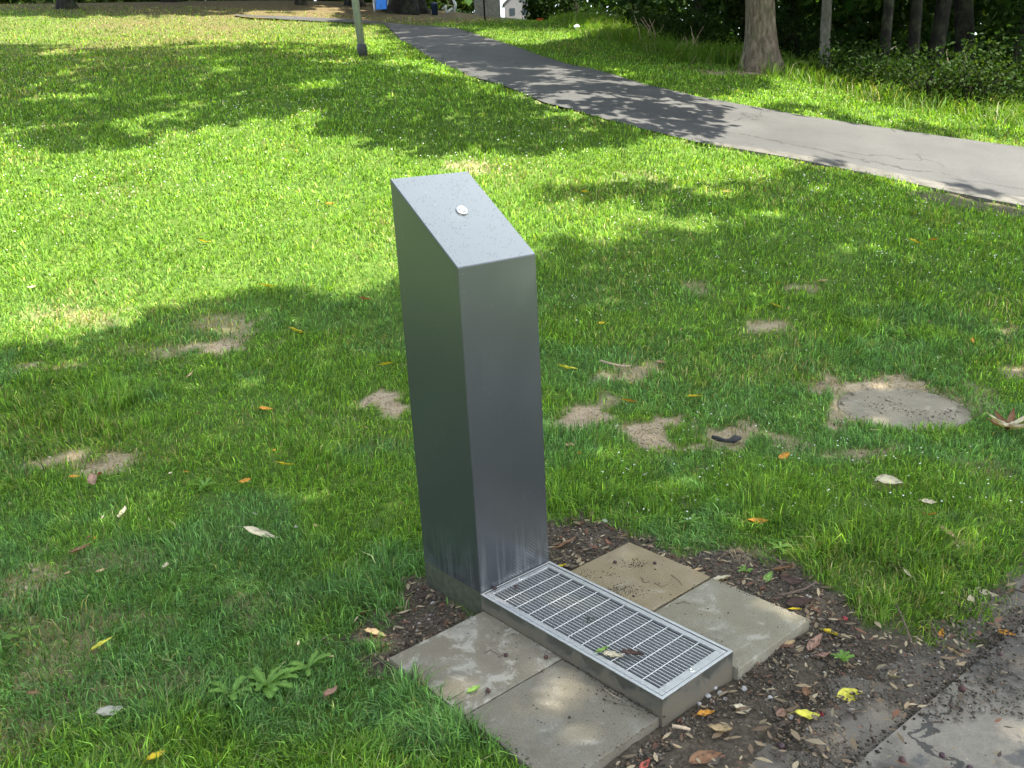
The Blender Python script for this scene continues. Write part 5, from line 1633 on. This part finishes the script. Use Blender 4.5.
# house
y = 88.0; r = ray(519, 16); t = y / r[1]; x = r[0] * t; zb = CZ + r[2] * t
rt = empty('house', (x, y, zb - 3)); tag(rt, 'pale grey gabled house seen through the gap on the hilltop', 'house')
bm = bmesh.new(); hw, hd_ = 1.3, 3.0
pr_ = [(-hw, 0), (hw, 0), (hw, 4.1), (0, 5.2), (-hw, 4.1)]
f0 = [bm.verts.new((a, 0, b)) for a, b in pr_]; f1 = [bm.verts.new((a, hd_, b)) for a, b in pr_]
bm.faces.new(f0); bm.faces.new(list(reversed(f1)))
for i in range(5): bm.faces.new((f0[i], f1[i], f1[(i + 1) % 5], f0[(i + 1) % 5]))
bmesh.ops.recalc_face_normals(bm, faces=bm.faces); bm_obj('wall', bm, M['render'], rt)
bm = bmesh.new()
for sgn in (-1, 1):
    a = [(0, -.15, 5.26), (sgn * (hw + .2), -.15, 4.0), (sgn * (hw + .2), hd_ + .15, 4.0), (0, hd_ + .15, 5.26)]
    b = [(p[0], p[1], p[2] + .12) for p in a]; va = [bm.verts.new(p) for p in a]; vb = [bm.verts.new(p) for p in b]
    bm.faces.new(va); bm.faces.new(list(reversed(vb)))
    for i in range(4): bm.faces.new((va[i], vb[i], vb[(i + 1) % 4], va[(i + 1) % 4]))
bmesh.ops.recalc_face_normals(bm, faces=bm.faces); rf = bm_obj('roof', bm, M['roof'], rt)
bm = bmesh.new(); add_box(bm, -.2, .2, 1, 1.4, 5.0, 5.9, .01); bm_obj('chimney', bm, M['render'], rf)
for a in (-.6, .6):
    bm = bmesh.new(); add_box(bm, a - .25, a + .25, -.03, .0, 3.1, 3.7, .01); bm_obj('window', bm, M['glass'], rt)
# red seat
x, y, z = G(540, 19); s = scale_at(x, y)
rt = empty('red_seat', (x, y, z)); tag(rt, 'red wooden seat standing under the dark bush on the far bank', 'seat')
bm = bmesh.new(); add_box(bm, -3 * s, 3 * s, -.25, .25, 4 * s, 4.8 * s, .01); bm_obj('seat', bm, M['red'], rt)
bm = bmesh.new(); add_box(bm, -3 * s, 3 * s, .27, .32, 5.5 * s, 10 * s, .01); bm_obj('backrest', bm, M['red'], rt)
for a in (-2.6, 2.6):
    for b in (-.2, .2):
        bm = bmesh.new(); add_box(bm, a * s - .04, a * s + .04, b - .04, b + .04, -.1, 4 * s - .002, .005); bm_obj('leg', bm, M['red'], rt)
# white bag in the grass, white post in the wood
x, y, z = G(577, 33); s = scale_at(x, y)
bm = bmesh.new(); bmesh.ops.create_icosphere(bm, subdivisions=2, radius=2.8 * s)
for v_ in bm.verts: v_.co *= random.uniform(.75, 1.2); v_.co.z *= .8
o = bm_obj('plastic_bag', bm, M['bag']); o.location = (x, y, z + 1.8 * s + .1); tag(o, 'small crumpled white plastic bag on the far grass bank', 'bag')
x, y, z = G(986, 62); s = scale_at(x, y); y += 2; x += 1.1
bm = bmesh.new(); add_box(bm, -.05, .05, -.03, .03, -.1, .95, .01); add_box(bm, -.06, .06, -.04, .04, .952, 1.02, .008)
o = bm_obj('marker_post', bm, M['white']); o.location = (x, y, float(H(x, y))); tag(o, 'small white marker post deep in the dark wood', 'post')

# long bare stems and a dead branch at the wood edge
def stems(px, py, n_, h, label, col='bark_dark'):
    x, y, z = G(px, py); bm = bmesh.new(); rs = random.Random(int(px))
    for _ in range(n_):
        a = rs.uniform(-.5, .5); x0 = rs.uniform(-.3, .3); l_ = h * rs.uniform(.6, 1.1)
        add_tube(bm, [(x0, 0, 0), (x0 + a * l_ * .3, .05, l_ * .6), (x0 + a * l_ * .9, .1, l_ * .95)], [.010, .008, .005], 5)
    o = bm_obj('dry_stems', bm, M[col], smooth=True); o.location = (x, y, z); tag(o, label, 'plant')


stems(652, 48, 7, .9, 'dry upright stems in the tall grass below the grey-brown trunk', 'twigpale')
stems(690, 56, 8, .7, 'arching pale stems left of the big tree', 'twigpale')
stems(960, 100, 6, .9, 'dry stems between the bushes on the right', 'twigpale')
x, y, z = G(872, 84)
bm = bmesh.new(); add_tube(bm, [(-.25, 0, .1), (.05, 0, .3), (.35, .1, .55), (.5, .1, .62)], [.03, .028, .018, .008], 7); add_tube(bm, [(.05, 0, .3), (.2, 0, .5), (.3, 0, .75)], [.015, .012, .005], 6)
o = bm_obj('dead_branch', bm, M['twigpale'], smooth=True); o.location = (x, y, z + .1); tag(o, 'pale dead branch slanting up at the wood edge', 'branch')

# ------------------------------------------------------------------ light, camera, render
w = bpy.data.worlds.new('World'); bpy.context.scene.world = w; w.use_nodes = True
nt = w.node_tree; sky = nt.nodes.new('ShaderNodeTexSky'); sky.sky_type = 'NISHITA'; sky.sun_disc = False
sky.sun_elevation = SUNEL; sky.sun_rotation = math.atan2(SUNH[0], SUNH[1]); sky.air_density = 1.0; sky.dust_density = 1.6; sky.ozone_density = 1.0
hs = nt.nodes.new('ShaderNodeHueSaturation'); hs.inputs['Saturation'].default_value = 0.62
nt.links.new(sky.outputs[0], hs.inputs['Color'])
# summer clouds: broken white cloud, one large unseen bank set where the fountain lid mirrors it
tc = nt.nodes.new('ShaderNodeTexCoord'); cn = nt.nodes.new('ShaderNodeTexNoise'); cn.inputs['Scale'].default_value = 2.6; cn.inputs['Detail'].default_value = 7; cn.inputs['Roughness'].default_value = .6
nt.links.new(tc.outputs['Generated'], cn.inputs['Vector'])
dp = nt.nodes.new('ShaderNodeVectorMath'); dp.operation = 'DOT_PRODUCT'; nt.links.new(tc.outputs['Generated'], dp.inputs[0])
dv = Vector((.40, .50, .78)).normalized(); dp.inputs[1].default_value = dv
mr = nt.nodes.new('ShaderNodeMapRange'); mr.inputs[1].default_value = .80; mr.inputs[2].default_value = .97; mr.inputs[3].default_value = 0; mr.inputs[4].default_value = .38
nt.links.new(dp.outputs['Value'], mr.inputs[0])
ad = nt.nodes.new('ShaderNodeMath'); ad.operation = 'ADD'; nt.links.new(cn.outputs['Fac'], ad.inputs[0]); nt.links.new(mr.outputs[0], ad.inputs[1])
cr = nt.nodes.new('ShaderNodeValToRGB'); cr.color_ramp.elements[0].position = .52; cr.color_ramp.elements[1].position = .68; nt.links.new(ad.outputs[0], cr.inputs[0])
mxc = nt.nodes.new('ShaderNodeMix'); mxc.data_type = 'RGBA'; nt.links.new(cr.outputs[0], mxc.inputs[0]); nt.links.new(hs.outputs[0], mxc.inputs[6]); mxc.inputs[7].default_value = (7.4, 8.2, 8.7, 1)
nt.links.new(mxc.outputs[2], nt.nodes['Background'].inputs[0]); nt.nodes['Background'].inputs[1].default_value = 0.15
sun = bpy.data.lights.new('sun', 'SUN'); sun.energy = 4.8; sun.angle = math.radians(.53); sun.color = (1, .94, .80)
so_ = bpy.data.objects.new('sun', sun); C.objects.link(so_); so_.rotation_euler = Vector(SUNV).to_track_quat('Z', 'Y').to_euler(); so_.location = (10, -5, 20)

cam = bpy.data.cameras.new('camera'); co2 = bpy.data.objects.new('camera', cam); C.objects.link(co2)
cam.sensor_width = 36; cam.lens = FPX / 1024 * 36; cam.clip_end = 1500; cam.clip_start = .05
co2.matrix_world = Matrix(((R2[0], U2[0], -F_[0], 0), (R2[1], U2[1], -F_[1], 0), (R2[2], U2[2], -F_[2], CZ), (0, 0, 0, 1)))
sc = bpy.context.scene; sc.camera = co2
sc.view_settings.view_transform = 'Standard'; sc.view_settings.look = 'None'; sc.view_settings.gamma = 1
sc.view_settings.exposure = 2.18
